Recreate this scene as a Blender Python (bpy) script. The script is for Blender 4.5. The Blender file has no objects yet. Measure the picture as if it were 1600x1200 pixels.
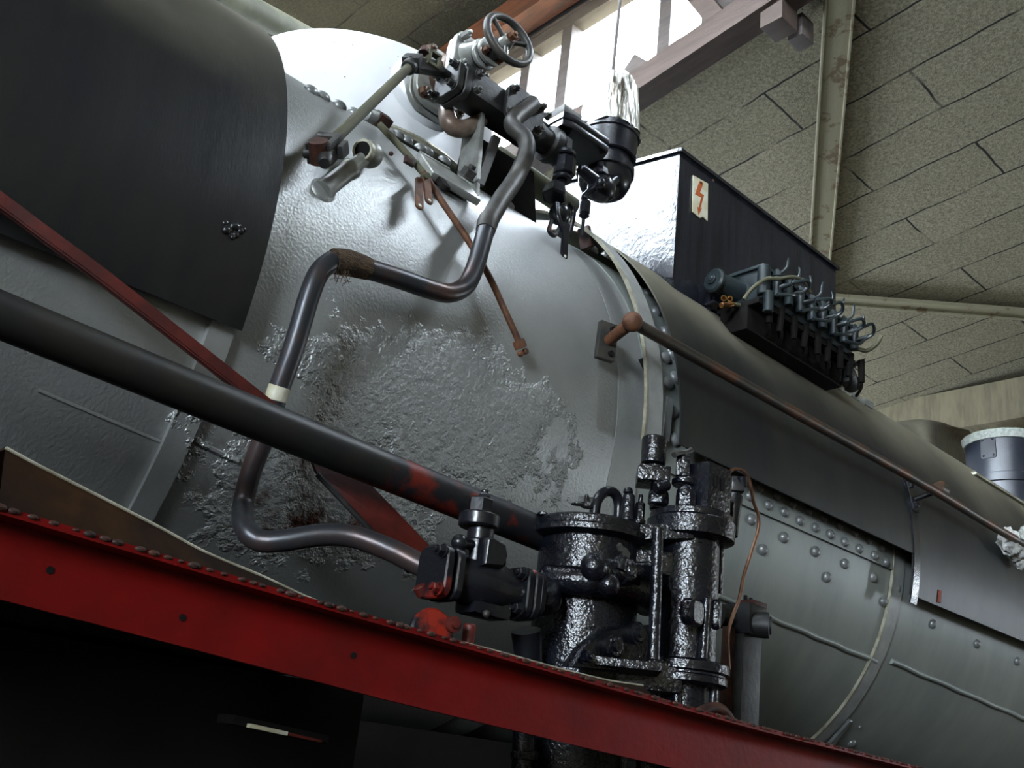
import bpy, bmesh, math, random
from mathutils import Vector as Ve, Matrix
random.seed(7)
PI = math.pi
sc = bpy.context.scene
COL = sc.collection

# ------------------------------------------------------------------ camera
WX = Ve((0.7264689812, 0.3286993172, 0.6034895013))     # world axes seen from the camera (right, down, forward)
WY = Ve((-0.6781373367, 0.2007546458, 0.7069846699))
WZ = Ve((0.1112320572, -0.9228511966, 0.3687456029))
FPX, CAMZ = 1550.0, 2.2
YB, ZB = 2.611, 3.146                                   # boiler axis
EYE = Ve((0, 0, CAMZ))
def ray(px, py):
    c = Ve(((px - 800) / FPX, (py - 600) / FPX, 1.0))
    return Ve((WX.dot(c), WY.dot(c), WZ.dot(c)))
def Py(px, py, y): d = ray(px, py); return EYE + d * (y / d.y)
def Px(px, py, x): d = ray(px, py); return EYE + d * (x / d.x)
def Pz(px, py, z): d = ray(px, py); return EYE + d * ((z - CAMZ) / d.z)
def Pc(px, py, R):                                      # first meeting with a cylinder around the boiler axis
    d = ray(px, py); zz = ZB - CAMZ
    a = d.y ** 2 + d.z ** 2; b = -2 * (d.y * YB + d.z * zz); c = YB ** 2 + zz ** 2 - R * R
    D = b * b - 4 * a * c
    t = -b / 2 / a if D < 0 else (-b - D ** .5) / 2 / a
    return EYE + d * t
def rad(p): v = Ve((0, p.y - YB, p.z - ZB)); return v.normalized()
X, Y, Z = Ve((1, 0, 0)), Ve((0, 1, 0)), Ve((0, 0, 1))

# ------------------------------------------------------------------ materials
def lin(c): return tuple(v / 12.92 if v <= .04045 else ((v + .055) / 1.055) ** 2.4 for v in c)
def H(h): return lin(tuple(int(h[i:i + 2], 16) / 255 for i in (0, 2, 4)))
def mat(name, c1, c2=None, rough=.5, metal=0., nscale=6., bump=(), stretch=(1, 1, 1), mixpos=(.4, .6), spec=.5, rough2=None, coat=0.):
    m = bpy.data.materials.new(name); m.use_nodes = True
    nt = m.node_tree; N = nt.nodes; L = nt.links; bs = N['Principled BSDF']
    tc = N.new('ShaderNodeNewGeometry'); mp = N.new('ShaderNodeMapping'); mp.inputs['Scale'].default_value = stretch
    L.new(tc.outputs['Position'], mp.inputs['Vector'])
    bs.inputs['Roughness'].default_value = rough; bs.inputs['Metallic'].default_value = metal
    bs.inputs['Specular IOR Level'].default_value = spec
    bs.inputs['Coat Weight'].default_value = coat; bs.inputs['Coat Roughness'].default_value = .12
    if c2:
        n = N.new('ShaderNodeTexNoise'); n.inputs['Scale'].default_value = nscale; n.inputs['Detail'].default_value = 6; n.inputs['Roughness'].default_value = .62
        L.new(mp.outputs[0], n.inputs['Vector'])
        r = N.new('ShaderNodeValToRGB'); r.color_ramp.elements[0].position = mixpos[0]; r.color_ramp.elements[1].position = mixpos[1]
        r.color_ramp.elements[0].color = (*c1, 1); r.color_ramp.elements[1].color = (*c2, 1)
        L.new(n.outputs['Fac'], r.inputs[0]); L.new(r.outputs[0], bs.inputs['Base Color'])
        if rough2 is not None:
            q = N.new('ShaderNodeMapRange'); q.inputs[1].default_value, q.inputs[2].default_value = mixpos; q.inputs[3].default_value = rough; q.inputs[4].default_value = rough2
            L.new(n.outputs['Fac'], q.inputs[0]); L.new(q.outputs[0], bs.inputs['Roughness'])
    else: bs.inputs['Base Color'].default_value = (*c1, 1)
    prev = None
    for (s, st, dist) in bump:
        n = N.new('ShaderNodeTexNoise'); n.inputs['Scale'].default_value = s; n.inputs['Detail'].default_value = 3
        L.new(mp.outputs[0], n.inputs['Vector'])
        b = N.new('ShaderNodeBump'); b.inputs['Strength'].default_value = st; b.inputs['Distance'].default_value = dist
        L.new(n.outputs['Fac'], b.inputs['Height'])
        if prev: L.new(prev.outputs[0], b.inputs['Normal'])
        prev = b
    if prev: L.new(prev.outputs[0], bs.inputs['Normal'])
    m['b'] = 1
    return m
def node(m, t): return m.node_tree.nodes.new(t)

def barrel_mat():
    m = mat('silver_boiler_paint', H('9c9e9c'), H('aeb0ad'), .43, .55, 3., bump=((140, .35, .004),), mixpos=(.35, .7))
    nt = m.node_tree; N = nt.nodes; L = nt.links; bs = N['Principled BSDF']
    geo = [n for n in N if n.type == 'NEW_GEOMETRY'][0]; bump0 = [n for n in N if n.type == 'BUMP'][0]
    # flaking, pitted patches: coarse relief where a broad noise and two patch spots say so
    big = N.new('ShaderNodeTexNoise'); big.inputs['Scale'].default_value = 9; big.inputs['Detail'].default_value = 5; big.inputs['Roughness'].default_value = .7
    L.new(geo.outputs['Position'], big.inputs['Vector'])
    def spot(cx, cy, cz, sx, sz):
        mp = N.new('ShaderNodeMapping'); mp.vector_type = 'POINT'
        mp.inputs['Scale'].default_value = (1 / sx, .6, 1 / sz); mp.inputs['Location'].default_value = (-cx / sx, -cy * .6, -cz / sz)
        L.new(geo.outputs['Position'], mp.inputs['Vector'])
        ln = N.new('ShaderNodeVectorMath'); ln.operation = 'LENGTH'; L.new(mp.outputs[0], ln.inputs[0])
        mr = N.new('ShaderNodeMapRange'); mr.inputs[1].default_value = .35; mr.inputs[2].default_value = 1.15; mr.inputs[3].default_value = .30; mr.inputs[4].default_value = -.12
        L.new(ln.outputs['Value'], mr.inputs[0]); return mr
    s1 = spot(1.3, 1.75, 2.98, .55, .26); s2 = spot(1.06, 1.85, 2.72, .42, .2)
    mx = N.new('ShaderNodeMath'); mx.operation = 'MAXIMUM'; L.new(s1.outputs[0], mx.inputs[0]); L.new(s2.outputs[0], mx.inputs[1])
    ad = N.new('ShaderNodeMath'); ad.operation = 'ADD'; L.new(mx.outputs[0], ad.inputs[0]); L.new(big.outputs['Fac'], ad.inputs[1])
    mk = N.new('ShaderNodeMapRange'); mk.inputs[1].default_value = .60; mk.inputs[2].default_value = .70; L.new(ad.outputs[0], mk.inputs[0])
    fl = N.new('ShaderNodeTexNoise'); fl.inputs['Scale'].default_value = 55; fl.inputs['Detail'].default_value = 4; fl.inputs['Roughness'].default_value = .6
    L.new(geo.outputs['Position'], fl.inputs['Vector'])
    mu = N.new('ShaderNodeMath'); mu.operation = 'MULTIPLY'; L.new(mk.outputs[0], mu.inputs[0]); L.new(fl.outputs['Fac'], mu.inputs[1])
    b2 = N.new('ShaderNodeBump'); b2.inputs['Strength'].default_value = .85; b2.inputs['Distance'].default_value = .016
    L.new(mu.outputs[0], b2.inputs['Height']); L.new(bump0.outputs[0], b2.inputs['Normal']); L.new(b2.outputs[0], bs.inputs['Normal'])
    # a little bare rust inside the lower patch
    rp = [n for n in N if n.type == 'VALTORGB'][0]
    rn = N.new('ShaderNodeTexNoise'); rn.inputs['Scale'].default_value = 14; rn.inputs['Detail'].default_value = 6; L.new(geo.outputs['Position'], rn.inputs['Vector'])
    rm = N.new('ShaderNodeMapRange'); rm.inputs[1].default_value = .5; rm.inputs[2].default_value = .62; L.new(rn.outputs['Fac'], rm.inputs[0])
    rs = N.new('ShaderNodeMapRange'); rs.inputs[1].default_value = .1; rs.inputs[2].default_value = .3; L.new(s2.outputs[0], rs.inputs[0])
    r2 = N.new('ShaderNodeMath'); r2.operation = 'MULTIPLY'; L.new(rm.outputs[0], r2.inputs[0]); L.new(rs.outputs[0], r2.inputs[1])
    mc = N.new('ShaderNodeMixRGB'); mc.inputs[2].default_value = (*H('4a2a1c'), 1); L.new(r2.outputs[0], mc.inputs[0]); L.new(rp.outputs[0], mc.inputs[1])
    L.new(mc.outputs[0], bs.inputs['Base Color'])
    return m
M = {}
M['barrel'] = barrel_mat()
M['rivet'] = mat('silver_rivet_paint', H('7c7e7e'), H('8d8f8f'), .36, .4, 20)
M['band'] = mat('pale_grey_band_paint', H('8b8d8a'), H('9d9e9a'), .5, .15, 12, bump=((150, .25, .002),))
M['edge'] = mat('bare_and_lit_edge', H('b9b6a2'), H('8f8b78'), .45, .3, 20)  # also paints the lit edge of the deck sheet
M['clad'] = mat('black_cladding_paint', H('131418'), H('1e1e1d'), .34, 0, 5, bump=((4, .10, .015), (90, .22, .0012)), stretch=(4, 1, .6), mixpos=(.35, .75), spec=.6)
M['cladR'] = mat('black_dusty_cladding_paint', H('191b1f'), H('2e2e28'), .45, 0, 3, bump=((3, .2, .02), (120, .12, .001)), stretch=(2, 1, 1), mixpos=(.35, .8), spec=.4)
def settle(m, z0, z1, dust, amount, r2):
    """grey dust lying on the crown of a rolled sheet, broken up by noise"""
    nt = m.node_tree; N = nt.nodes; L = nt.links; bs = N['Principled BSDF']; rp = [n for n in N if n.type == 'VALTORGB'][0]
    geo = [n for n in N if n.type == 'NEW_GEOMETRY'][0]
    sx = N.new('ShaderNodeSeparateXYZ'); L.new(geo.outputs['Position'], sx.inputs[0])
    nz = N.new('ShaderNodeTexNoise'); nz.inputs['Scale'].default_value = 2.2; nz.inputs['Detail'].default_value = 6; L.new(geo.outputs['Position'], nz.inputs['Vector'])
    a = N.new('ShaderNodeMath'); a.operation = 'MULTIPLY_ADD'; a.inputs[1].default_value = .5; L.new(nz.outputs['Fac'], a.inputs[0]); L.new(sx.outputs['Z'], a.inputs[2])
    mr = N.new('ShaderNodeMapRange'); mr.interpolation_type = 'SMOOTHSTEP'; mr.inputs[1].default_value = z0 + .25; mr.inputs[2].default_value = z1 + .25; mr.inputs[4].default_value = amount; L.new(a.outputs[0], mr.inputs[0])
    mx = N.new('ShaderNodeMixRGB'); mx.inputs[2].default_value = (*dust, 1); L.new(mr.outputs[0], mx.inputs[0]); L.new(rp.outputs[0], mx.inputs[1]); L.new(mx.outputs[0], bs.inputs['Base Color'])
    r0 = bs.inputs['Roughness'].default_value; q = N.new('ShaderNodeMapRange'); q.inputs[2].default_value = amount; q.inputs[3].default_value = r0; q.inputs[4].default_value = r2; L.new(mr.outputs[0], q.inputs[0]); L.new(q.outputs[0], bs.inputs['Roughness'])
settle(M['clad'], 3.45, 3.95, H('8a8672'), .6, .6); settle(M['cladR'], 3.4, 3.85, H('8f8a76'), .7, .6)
M['dome'] = mat('white_aluminium_paint', H('e6e8ea'), H('eeeff0'), .35, .1, 4, bump=((60, .06, .001),))
M['silver'] = mat('silver_fitting_paint', H('9c9d98'), H('7d7d76'), .4, .35, 14, bump=((80, .2, .002),))
M['gloss'] = mat('thick_glossy_black_paint', H('0a0b10'), H('10121a'), .22, 0, 8, bump=((120, .75, .0035), (35, .35, .005)), spec=.7)
M['black'] = mat('glossy_black_paint', H('101116'), H('1b1c22'), .27, 0, 8, bump=((60, .25, .003),), spec=.6)
M['dull'] = mat('dull_black_iron', H('1b1b1b'), H('30302e'), .5, .1, 18, bump=((90, .35, .003),))
M['iron'] = mat('dusty_dark_iron', H('343433'), H('4a4741'), .5, .3, 16, bump=((90, .3, .002),))
M['rust'] = mat('rusty_iron', H('4a2c1c'), H('70492f'), .65, .1, 22, bump=((120, .4, .002),))
M['rustd'] = mat('dark_rust', H('2a1712'), H('4b2a1d'), .6, .1, 30, bump=((90, .4, .003),))
M['pipe'] = mat('worn_lead_coloured_pipe', H('3b3d41'), H('5a4038'), .36, .45, 7, bump=((50, .2, .003),), mixpos=(.45, .7))
M['lag'] = mat('fraying_brown_wrapping', H('33251a'), H('57452f'), .9, 0, 60, bump=((160, .8, .006),), stretch=(1, 1, 3))
M['red'] = mat('dark_red_frame_paint', H('700303'), H('580403'), .5, 0, 9, bump=((70, .2, .003),), mixpos=(.35, .7), spec=.25)
M['redworn'] = mat('worn_red_lead_paint', H('15161b'), H('8a2517'), .35, 0, 9, bump=((60, .3, .004),), mixpos=(.56, .64))
M['redbar'] = mat('red_brown_bar_paint', H('5c1c13'), H('43130e'), .5, 0, 14, bump=((60, .25, .003),))
M['reach'] = mat('black_rod_paint_with_red_wear', H('1d1e22'), H('6e2216'), .5, .1, 7, bump=((80, .2, .002),), mixpos=(.55, .62))
M['reachblk'] = mat('black_rod_paint', H('1b1c20'), H('26241f'), .45, .1, 5, bump=((80, .2, .002),))
M['hand'] = mat('brown_worn_rail', H('3f3a33'), H('6d4530'), .45, .35, 9, mixpos=(.45, .68))
M['box'] = mat('blue_black_box_paint', H('16171d'), H('23252d'), .2, 0, 9, bump=((40, .25, .004), (14, .3, .01)), stretch=(3, 3, .35), spec=.6)
M['boxend'] = mat('blue_black_box_end_paint', H('16171d'), H('23252d'), .24, 0, 9, bump=((60, .3, .004), (16, .25, .008)), spec=.6)
M['plate'] = mat('chipped_enamel_and_glints', H('d8d5c2'), H('c8c1a0'), .4, 0, 25)  # also stands in for light at the link holes and the glint strip
M['orange'] = mat('orange_red_paint', H('b4592a'), None, .5)
M['redspot'] = mat('red_lead_patch', H('7e3520'), None, .6)
M['copper'] = mat('dull_copper', H('8c6a55'), H('6d4c3b'), .38, .7, 14)
M['brass'] = mat('brass_fitting', H('8a5f2e'), H('5c3d1e'), .4, .7, 20)
M['sheet'] = mat('brown_rusty_sheet', H('1a100b'), H('33200f'), .85, 0, 8, bump=((80, .3, .003),), spec=.1)
M['lub'] = mat('green_black_enamel', H('20282a'), H('2c3436'), .3, 0, 8, bump=((60, .2, .003),))
M['chim'] = mat('blue_black_chimney_paint', H('1d2028'), H('262a33'), .35, 0, 6, bump=((80, .2, .002),))
M['cap'] = mat('pale_grey_cement', H('a9ada6'), H('8d918a'), .8, 0, 40, bump=((90, .6, .006),))
M['tarp'] = mat('dusty_grey_green_canvas', H('514d40'), H('5f5a4a'), .9, 0, 12)
M['cloth'] = mat('crumpled_white_paper', H('c9c9c6'), H('b5b4ae'), .9, 0, 40, bump=((60, .6, .006),))
M['olive'] = mat('olive_grey_pipe_paint', H('4a4936'), H('5a5843'), .75, 0, 8)
M['steel'] = mat('peeling_cream_beam_paint', H('8f8a72'), H('6b5b45'), .7, 0, 9, bump=((60, .4, .004),), mixpos=(.55, .62))
M['conc'] = mat('stained_beige_concrete', H('7d755e'), H('6a6350'), .9, 0, 6, bump=((50, .3, .004),), stretch=(1, 3, .5))
M['wood'] = mat('old_brown_timber', H('40322b'), H('33271f'), .75, 0, 9, bump=((60, .4, .004),), stretch=(3, .3, 3))
M['woodo'] = mat('orange_brown_timber', H('5f331f'), H('3c2014'), .7, 0, 7, bump=((60, .4, .004),), stretch=(3, .4, 3))
M['grey_t'] = mat('grey_painted_timber', H('4a423e'), H('3a3330'), .75, 0, 9, stretch=(3, .4, 3))
M['nearblack'] = mat('near_black_steel_and_shade', H('110f0e'), H('181513'), .8, 0, 8, spec=.15)  # near-black; also stands in for shade in holes and under fittings
M['floor'] = mat('oily_concrete_floor', H('37332d'), H('26231f'), .8, 0, 2, bump=((20, .4, .01),))
M['wall'] = mat('pale_brick_render', H('9a917c'), H('857c68'), .9, 0, 3, bump=((40, .3, .005),))

def board_mat(name, c1, c2, cj):
    m = mat(name, c1, c2, .95, 0, 60, bump=((170, .9, .012), (45, .5, .012)), mixpos=(.3, .7))
    nt = m.node_tree; N = nt.nodes; L = nt.links; bs = N['Principled BSDF']
    geo = [n for n in N if n.type == 'NEW_GEOMETRY'][0]; rp = [n for n in N if n.type == 'VALTORGB'][0]
    mp = N.new('ShaderNodeMapping'); mp.inputs['Rotation'].default_value = (0, 0, PI / 2); mp.inputs['Location'].default_value = (-.56, .19, 0)
    L.new(geo.outputs['Position'], mp.inputs['Vector'])
    wob = N.new('ShaderNodeTexNoise'); wob.inputs['Scale'].default_value = 5; L.new(geo.outputs['Position'], wob.inputs['Vector'])
    ws = N.new('ShaderNodeVectorMath'); ws.operation = 'SCALE'; ws.inputs['Scale'].default_value = .035; L.new(wob.outputs['Color'], ws.inputs[0])
    wa = N.new('ShaderNodeVectorMath'); wa.operation = 'ADD'; L.new(mp.outputs[0], wa.inputs[0]); L.new(ws.outputs[0], wa.inputs[1])
    br = N.new('ShaderNodeTexBrick'); br.offset = .5; br.inputs['Scale'].default_value = 1; br.inputs['Brick Width'].default_value = 1.22; br.inputs['Row Height'].default_value = .385
    br.inputs['Mortar Size'].default_value = .008; br.inputs['Mortar Smooth'].default_value = .5
    br.inputs['Color1'].default_value = (1, 1, 1, 1); br.inputs['Color2'].default_value = (.86, .86, .84, 1); br.inputs['Mortar'].default_value = (0, 0, 0, 1)
    L.new(wa.outputs[0], br.inputs['Vector'])
    gap = N.new('ShaderNodeTexNoise'); gap.inputs['Scale'].default_value = 3.5; gap.inputs['Detail'].default_value = 4; L.new(geo.outputs['Position'], gap.inputs['Vector'])
    gm = N.new('ShaderNodeMapRange'); gm.inputs[1].default_value = .32; gm.inputs[2].default_value = .5; L.new(gap.outputs['Fac'], gm.inputs[0])
    jm = N.new('ShaderNodeMath'); jm.operation = 'MULTIPLY'; L.new(br.outputs['Fac'], jm.inputs[0]); L.new(gm.outputs[0], jm.inputs[1])
    ti = N.new('ShaderNodeMixRGB'); ti.blend_type = 'MULTIPLY'; ti.inputs[0].default_value = 1; L.new(rp.outputs[0], ti.inputs[1])
    cl = N.new('ShaderNodeMixRGB'); cl.inputs[2].default_value = (1, 1, 1, 1); L.new(br.outputs['Fac'], cl.inputs[0]); L.new(br.outputs['Color'], cl.inputs[1]); L.new(cl.outputs[0], ti.inputs[2])
    mx = N.new('ShaderNodeMixRGB'); L.new(jm.outputs[0], mx.inputs[0]); L.new(ti.outputs[0], mx.inputs[1]); mx.inputs[2].default_value = (*cj, 1)
    L.new(mx.outputs[0], bs.inputs['Base Color'])
    return m
M['board'] = board_mat('wood_wool_ceiling_board', H('6c6653'), H('aea68d'), H('14120e'))
M['boardd'] = board_mat('dark_wood_wool_board', H('2c2920'), H('4d4838'), H('0f0e0b'))  # darker tone of the same boards, for the lantern

def glass_mat():
    m = bpy.data.materials.new('dusty_window_glass'); m.use_nodes = True; nt = m.node_tree; nt.nodes.clear()
    o = nt.nodes.new('ShaderNodeOutputMaterial'); t = nt.nodes.new('ShaderNodeBsdfTransparent'); g = nt.nodes.new('ShaderNodeBsdfGlossy'); mx = nt.nodes.new('ShaderNodeMixShader')
    g.inputs['Roughness'].default_value = .08; mx.inputs[0].default_value = .06; t.inputs[0].default_value = (.95, .97, 1, 1)
    nt.links.new(t.outputs[0], mx.inputs[1]); nt.links.new(g.outputs[0], mx.inputs[2]); nt.links.new(mx.outputs[0], o.inputs[0])
    return m
M['glass'] = glass_mat()

# ------------------------------------------------------------------ mesh helpers
def frame_of(axis, hint=None):
    a = axis.normalized(); h = hint or (Z if abs(a.z) < .9 else X)
    u = (h - a * h.dot(a)).normalized(); return u, a.cross(u), a          # u, v, axis
class MB:
    def __init__(s): s.v = []; s.f = []
    def add(s, vs, fs): n = len(s.v); s.v += [Ve(p) for p in vs]; s.f += [tuple(i + n for i in f) for f in fs]; return s
    def lathe(s, o, axis, prof, seg=28, hint=None, a0=0, a1=2 * PI, rot=0.):
        """profile of (distance along axis, radius)"""
        u, v, a = frame_of(Ve(axis), hint); o = Ve(o); full = abs(a1 - a0 - 2 * PI) < 1e-6
        n = seg if full else seg + 1; vs = []; fs = []; rings = []
        for (t, r) in prof:
            if r < 1e-6: rings.append([len(vs)] * n); vs.append(o + a * t); continue
            rings.append(list(range(len(vs), len(vs) + n)))
            for k in range(n):
                th = a0 + (a1 - a0) * k / seg + rot
                vs.append(o + a * t + (u * math.cos(th) + v * math.sin(th)) * r)
        for i in range(len(prof) - 1):
            A, B = rings[i], rings[i + 1]
            for k in range(seg):
                j = (k + 1) % n
                q = [A[k], A[j], B[j], B[k]]; q2 = []
                for w in q:
                    if w not in q2: q2.append(w)
                if len(q2) > 2: fs.append(tuple(q2))
        if full:
            if prof[0][1] > 1e-6: fs.append(tuple(reversed(rings[0])))
            if prof[-1][1] > 1e-6: fs.append(tuple(rings[-1]))
        return s.add(vs, fs)
    def cyl(s, p0, p1, r0, r1=None, seg=24, bev=.0, rot=0., hint=None):
        p0, p1 = Ve(p0), Ve(p1); L = (p1 - p0).length; r1 = r0 if r1 is None else r1
        b = min(bev, L * .45, r0 * .9, r1 * .9)
        pr = [(0, r0 - b), (b, r0), (L - b, r1), (L, r1 - b)] if b > 0 else [(0, r0), (L, r1)]
        return s.lathe(p0, p1 - p0, pr, seg, hint, rot=rot)
    def hexb(s, p, axis, r, h, nut=True):
        a = Ve(axis).normalized(); p = Ve(p)
        s.lathe(p, a, [(0, r * 1.25), (h * .18, r * 1.25)], 20)
        s.lathe(p + a * h * .18, a, [(0, r), (h * .75, r), (h * .82, r * .85)], 6, rot=.3)
        if nut: s.lathe(p + a * h, a, [(0, r * .5), (h * .3, r * .5), (h * .38, r * .4)], 12)
        return s
    def dome(s, p, axis, r, h=None, seg=16):
        h = h or r * .75
        return s.lathe(Ve(p) - Ve(axis).normalized() * r * .1, axis, [(0, r * 1.0)] + [(h * math.sin(t) + r * .1, r * math.cos(t)) for t in (0.15, .45, .8, 1.15)] + [(h + r * .1, 0)], seg)
    def ball(s, p, r, seg=20, axis=Z): return s.lathe(p, axis, [(-r * math.cos(t), r * math.sin(t)) for t in [PI * k / 12 for k in range(13)]], seg)
    def box(s, c, size, ax=(X, Y, Z), bev=.003):
        c = Ve(c); hx, hy, hz = [q / 2 for q in size]; b = min(bev, hx * .45, hy * .45, hz * .45)
        a0, a1, a2 = [Ve(q).normalized() for q in ax]
        bm = bmesh.new(); bmesh.ops.create_cube(bm, size=1)
        for v in bm.verts: v.co = Ve((v.co.x * hx * 2, v.co.y * hy * 2, v.co.z * hz * 2))
        if b > 0: bmesh.ops.bevel(bm, geom=bm.edges[:], offset=b, segments=2, affect='EDGES', profile=.7)
        vs = [c + a0 * v.co.x + a1 * v.co.y + a2 * v.co.z for v in bm.verts]; fs = [tuple(v.index for v in f.verts) for f in bm.faces]
        bm.free(); return s.add(vs, fs)
    def prism(s, poly, o, u, v, th, bev=.0):
        """polygon in the u,v plane at o, thickness th along u x v (centred)"""
        u = Ve(u).normalized(); v = Ve(v).normalized(); n = u.cross(v); o = Ve(o)
        k = len(poly); cx = sum(p[0] for p in poly) / k; cy = sum(p[1] for p in poly) / k
        def ring(d, t): 
            out = []
            for (a, b) in poly:
                L = math.hypot(a - cx, b - cy) or 1
                out.append(o + u * (a - (a - cx) / L * d) + v * (b - (b - cy) / L * d) + n * t)
            return out
        R = [ring(bev, -th / 2), ring(0, -th / 2 + bev), ring(0, th / 2 - bev), ring(bev, th / 2)] if bev else [ring(0, -th / 2), ring(0, th / 2)]
        vs = sum(R, []); fs = []
        for i in range(len(R) - 1):
            for j in range(k): fs.append((i * k + j, i * k + (j + 1) % k, (i + 1) * k + (j + 1) % k, (i + 1) * k + j))
        fs.append(tuple(reversed(range(k)))); fs.append(tuple(range((len(R) - 1) * k, len(R) * k)))
        return s.add(vs, fs)
    def tube(s, pts, r, seg=16, smooth=True, sub=8, closed=False, prof=None, hint=None, caps=True):
        pts = [Ve(p) for p in pts]; rr = r if isinstance(r, (list, tuple)) else [r] * len(pts)
        if smooth and len(pts) > 2:
            P = []; R = []; n = len(pts)
            for i in range(n if closed else n - 1):
                g = lambda k: pts[k % n] if closed else pts[max(0, min(n - 1, k))]
                a, b, c, d = g(i - 1), g(i), g(i + 1), g(i + 2)
                for q in range(sub):
                    t = q / sub; t2 = t * t; t3 = t2 * t
                    P.append(.5 * (2 * b + (c - a) * t + (2 * a - 5 * b + 4 * c - d) * t2 + (3 * b - a - 3 * c + d) * t3))
                    R.append(rr[i % n] * (1 - t) + rr[(i + 1) % n] * t)
            if not closed: P.append(pts[-1]); R.append(rr[-1])
            pts, rr = P, R
        n = len(pts); vs = []; fs = []; u = None
        ring = prof or [(math.cos(2 * PI * k / seg), math.sin(2 * PI * k / seg)) for k in range(seg)]
        k_ = len(ring)
        for i in range(n):
            if closed: t = (pts[(i + 1) % n] - pts[i - 1]).normalized()
            else: t = (pts[min(n - 1, i + 1)] - pts[max(0, i - 1)]).normalized()
            if hint is not None: u = (hint - t * hint.dot(t)).normalized()
            elif u is None: u = frame_of(t)[0]
            else: u = (u - t * u.dot(t)).normalized()
            w = t.cross(u)
            for (a, b) in ring: vs.append(pts[i] + (u * a + w * b) * rr[i])
        for i in range(n if closed else n - 1):
            j = (i + 1) % n
            for k in range(k_): fs.append((i * k_ + k, i * k_ + (k + 1) % k_, j * k_ + (k + 1) % k_, j * k_ + k))
        if not closed and caps: fs.append(tuple(reversed(range(k_)))); fs.append(tuple(range((n - 1) * k_, n * k_)))
        return s.add(vs, fs)
    def arcplate(s, x0, x1, R0, R1, a0, a1, seg=64, cy=YB, cz=ZB, jit=0):
        """sheet rolled round the boiler axis between radii R0, R1; angle 0 = up, + = towards the camera side"""
        vs = []; fs = []; n = seg + 1
        for (xx, R) in ((x0, R0), (x0, R1), (x1, R1), (x1, R0)):
            for k in range(n):
                a = a0 + (a1 - a0) * k / seg
                vs.append((xx(a) if callable(xx) else xx, cy - R * math.sin(a), cz + R * math.cos(a)))
        for c in range(4):
            d = (c + 1) % 4
            for k in range(seg): fs.append((c * n + k, c * n + k + 1, d * n + k + 1, d * n + k))
        fs.append((0, n, 2 * n, 3 * n)); fs.append((n - 1, 4 * n - 1, 3 * n - 1, 2 * n - 1))
        return s.add(vs, fs)
    def build(s, name, m, parent=None, ang=38, flat=False, origin=None):
        me = bpy.data.meshes.new(name)
        o_ = Ve(origin) if origin is not None else (Ve((0, 0, 0)) if parent is None else parent['_o_'] if False else Ve((0, 0, 0)))
        me.from_pydata([tuple(v) for v in s.v], [], s.f); me.update()
        bm = bmesh.new(); bm.from_mesh(me); bmesh.ops.recalc_face_normals(bm, faces=bm.faces[:]); bm.to_mesh(me); bm.free()
        if not flat:
            me.shade_smooth(); me.set_sharp_from_angle(angle=math.radians(ang))
        o = bpy.data.objects.new(name, me); COL.objects.link(o)
        me.materials.append(M[m] if isinstance(m, str) else m)
        if parent is not None: attach(o, parent)
        else:
            c = sum((v.co for v in me.vertices), Ve((0, 0, 0))) / max(1, len(me.vertices)); c.z = min(v.co.z for v in me.vertices)
            me.transform(Matrix.Translation(-c)); o.location = c
        return o
def attach(o, parent):
    # all things are placed without rotation, so a child only needs the parent's world offset removed
    off = Ve(parent.location); p = parent.parent
    while p is not None: off += Ve(p.location); p = p.parent
    o.parent = parent; o.location = Ve(o.location) - off
def thing(name, loc, label, cat, group=None):
    o = bpy.data.objects.new(name, None); o.empty_display_size = .05; COL.objects.link(o); o.location = loc
    return tag(o, label, cat, group)
def tag(o, label=None, cat=None, group=None, kind=None):
    for k, v in (('label', label), ('category', cat), ('group', group), ('kind', kind)):
        if v: o[k] = v
    return o
def struct(name, mb, m, label=None, cat=None, parent=None, flat=False):
    o = mb.build(name, m, parent, flat=flat)
    if parent is None: tag(o, label or name.replace('_', ' '), cat or name.split('_')[0], None, 'structure')
    return o
def one(name, mb, m, label, cat, group=None, ang=38): return tag(mb.build(name, m, None, ang), label, cat, group)
RIV = {}
def rivet(p, n, r, parent, name='rivet', m='rivet', h=None):
    """one rivet head as a part; heads of a size share their mesh"""
    key = (name, r, m)
    if key not in RIV:
        me = MB().dome((0, 0, 0), Z, r, h).build(name, m); RIV[key] = me.data; me.data.transform(Matrix.Translation(me.location)); bpy.data.objects.remove(me)
    o = bpy.data.objects.new(name, RIV[key]); COL.objects.link(o); o.location = p
    o.rotation_mode = 'QUATERNION'; o.rotation_quaternion = Z.rotation_difference(n)
    attach(o, parent); return o
def bolt(p, axis, r, h, parent, m='dull', name='bolt'): return MB().hexb(p, axis, r, h).build(name, m, parent)

# ================================================================== THE SHED
def zc(y): return 5.70 - .13 * (y - 2.6)
XL, XR, YN, YF = -9.0, 8.7, -6.0, 8.0
LX0, LX1, LY0, LY1, LZ = 0.0, 3.27, -3.0, 7.6, 6.95
struct('floor', MB().box(((XL + XR) / 2, (YN + YF) / 2, -.06), (XR - XL, YF - YN, .12), bev=0), 'floor', 'oily grey concrete shed floor', 'floor', flat=True)
def slab(mb, x0, x1, y0, y1, th=.1):
    vs = [(x, y, zc(y) + t) for t in (0, th) for (x, y) in ((x0, y0), (x1, y0), (x1, y1), (x0, y1))]
    mb.add(vs, [(0, 1, 2, 3), (7, 6, 5, 4), (0, 4, 5, 1), (1, 5, 6, 2), (2, 6, 7, 3), (3, 7, 4, 0)])
mb = MB(); slab(mb, LX1, XR, YN, YF); slab(mb, XL, LX0, YN, YF); slab(mb, LX0, LX1, YN, LY0); slab(mb, LX0, LX1, LY1, YF)
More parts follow.
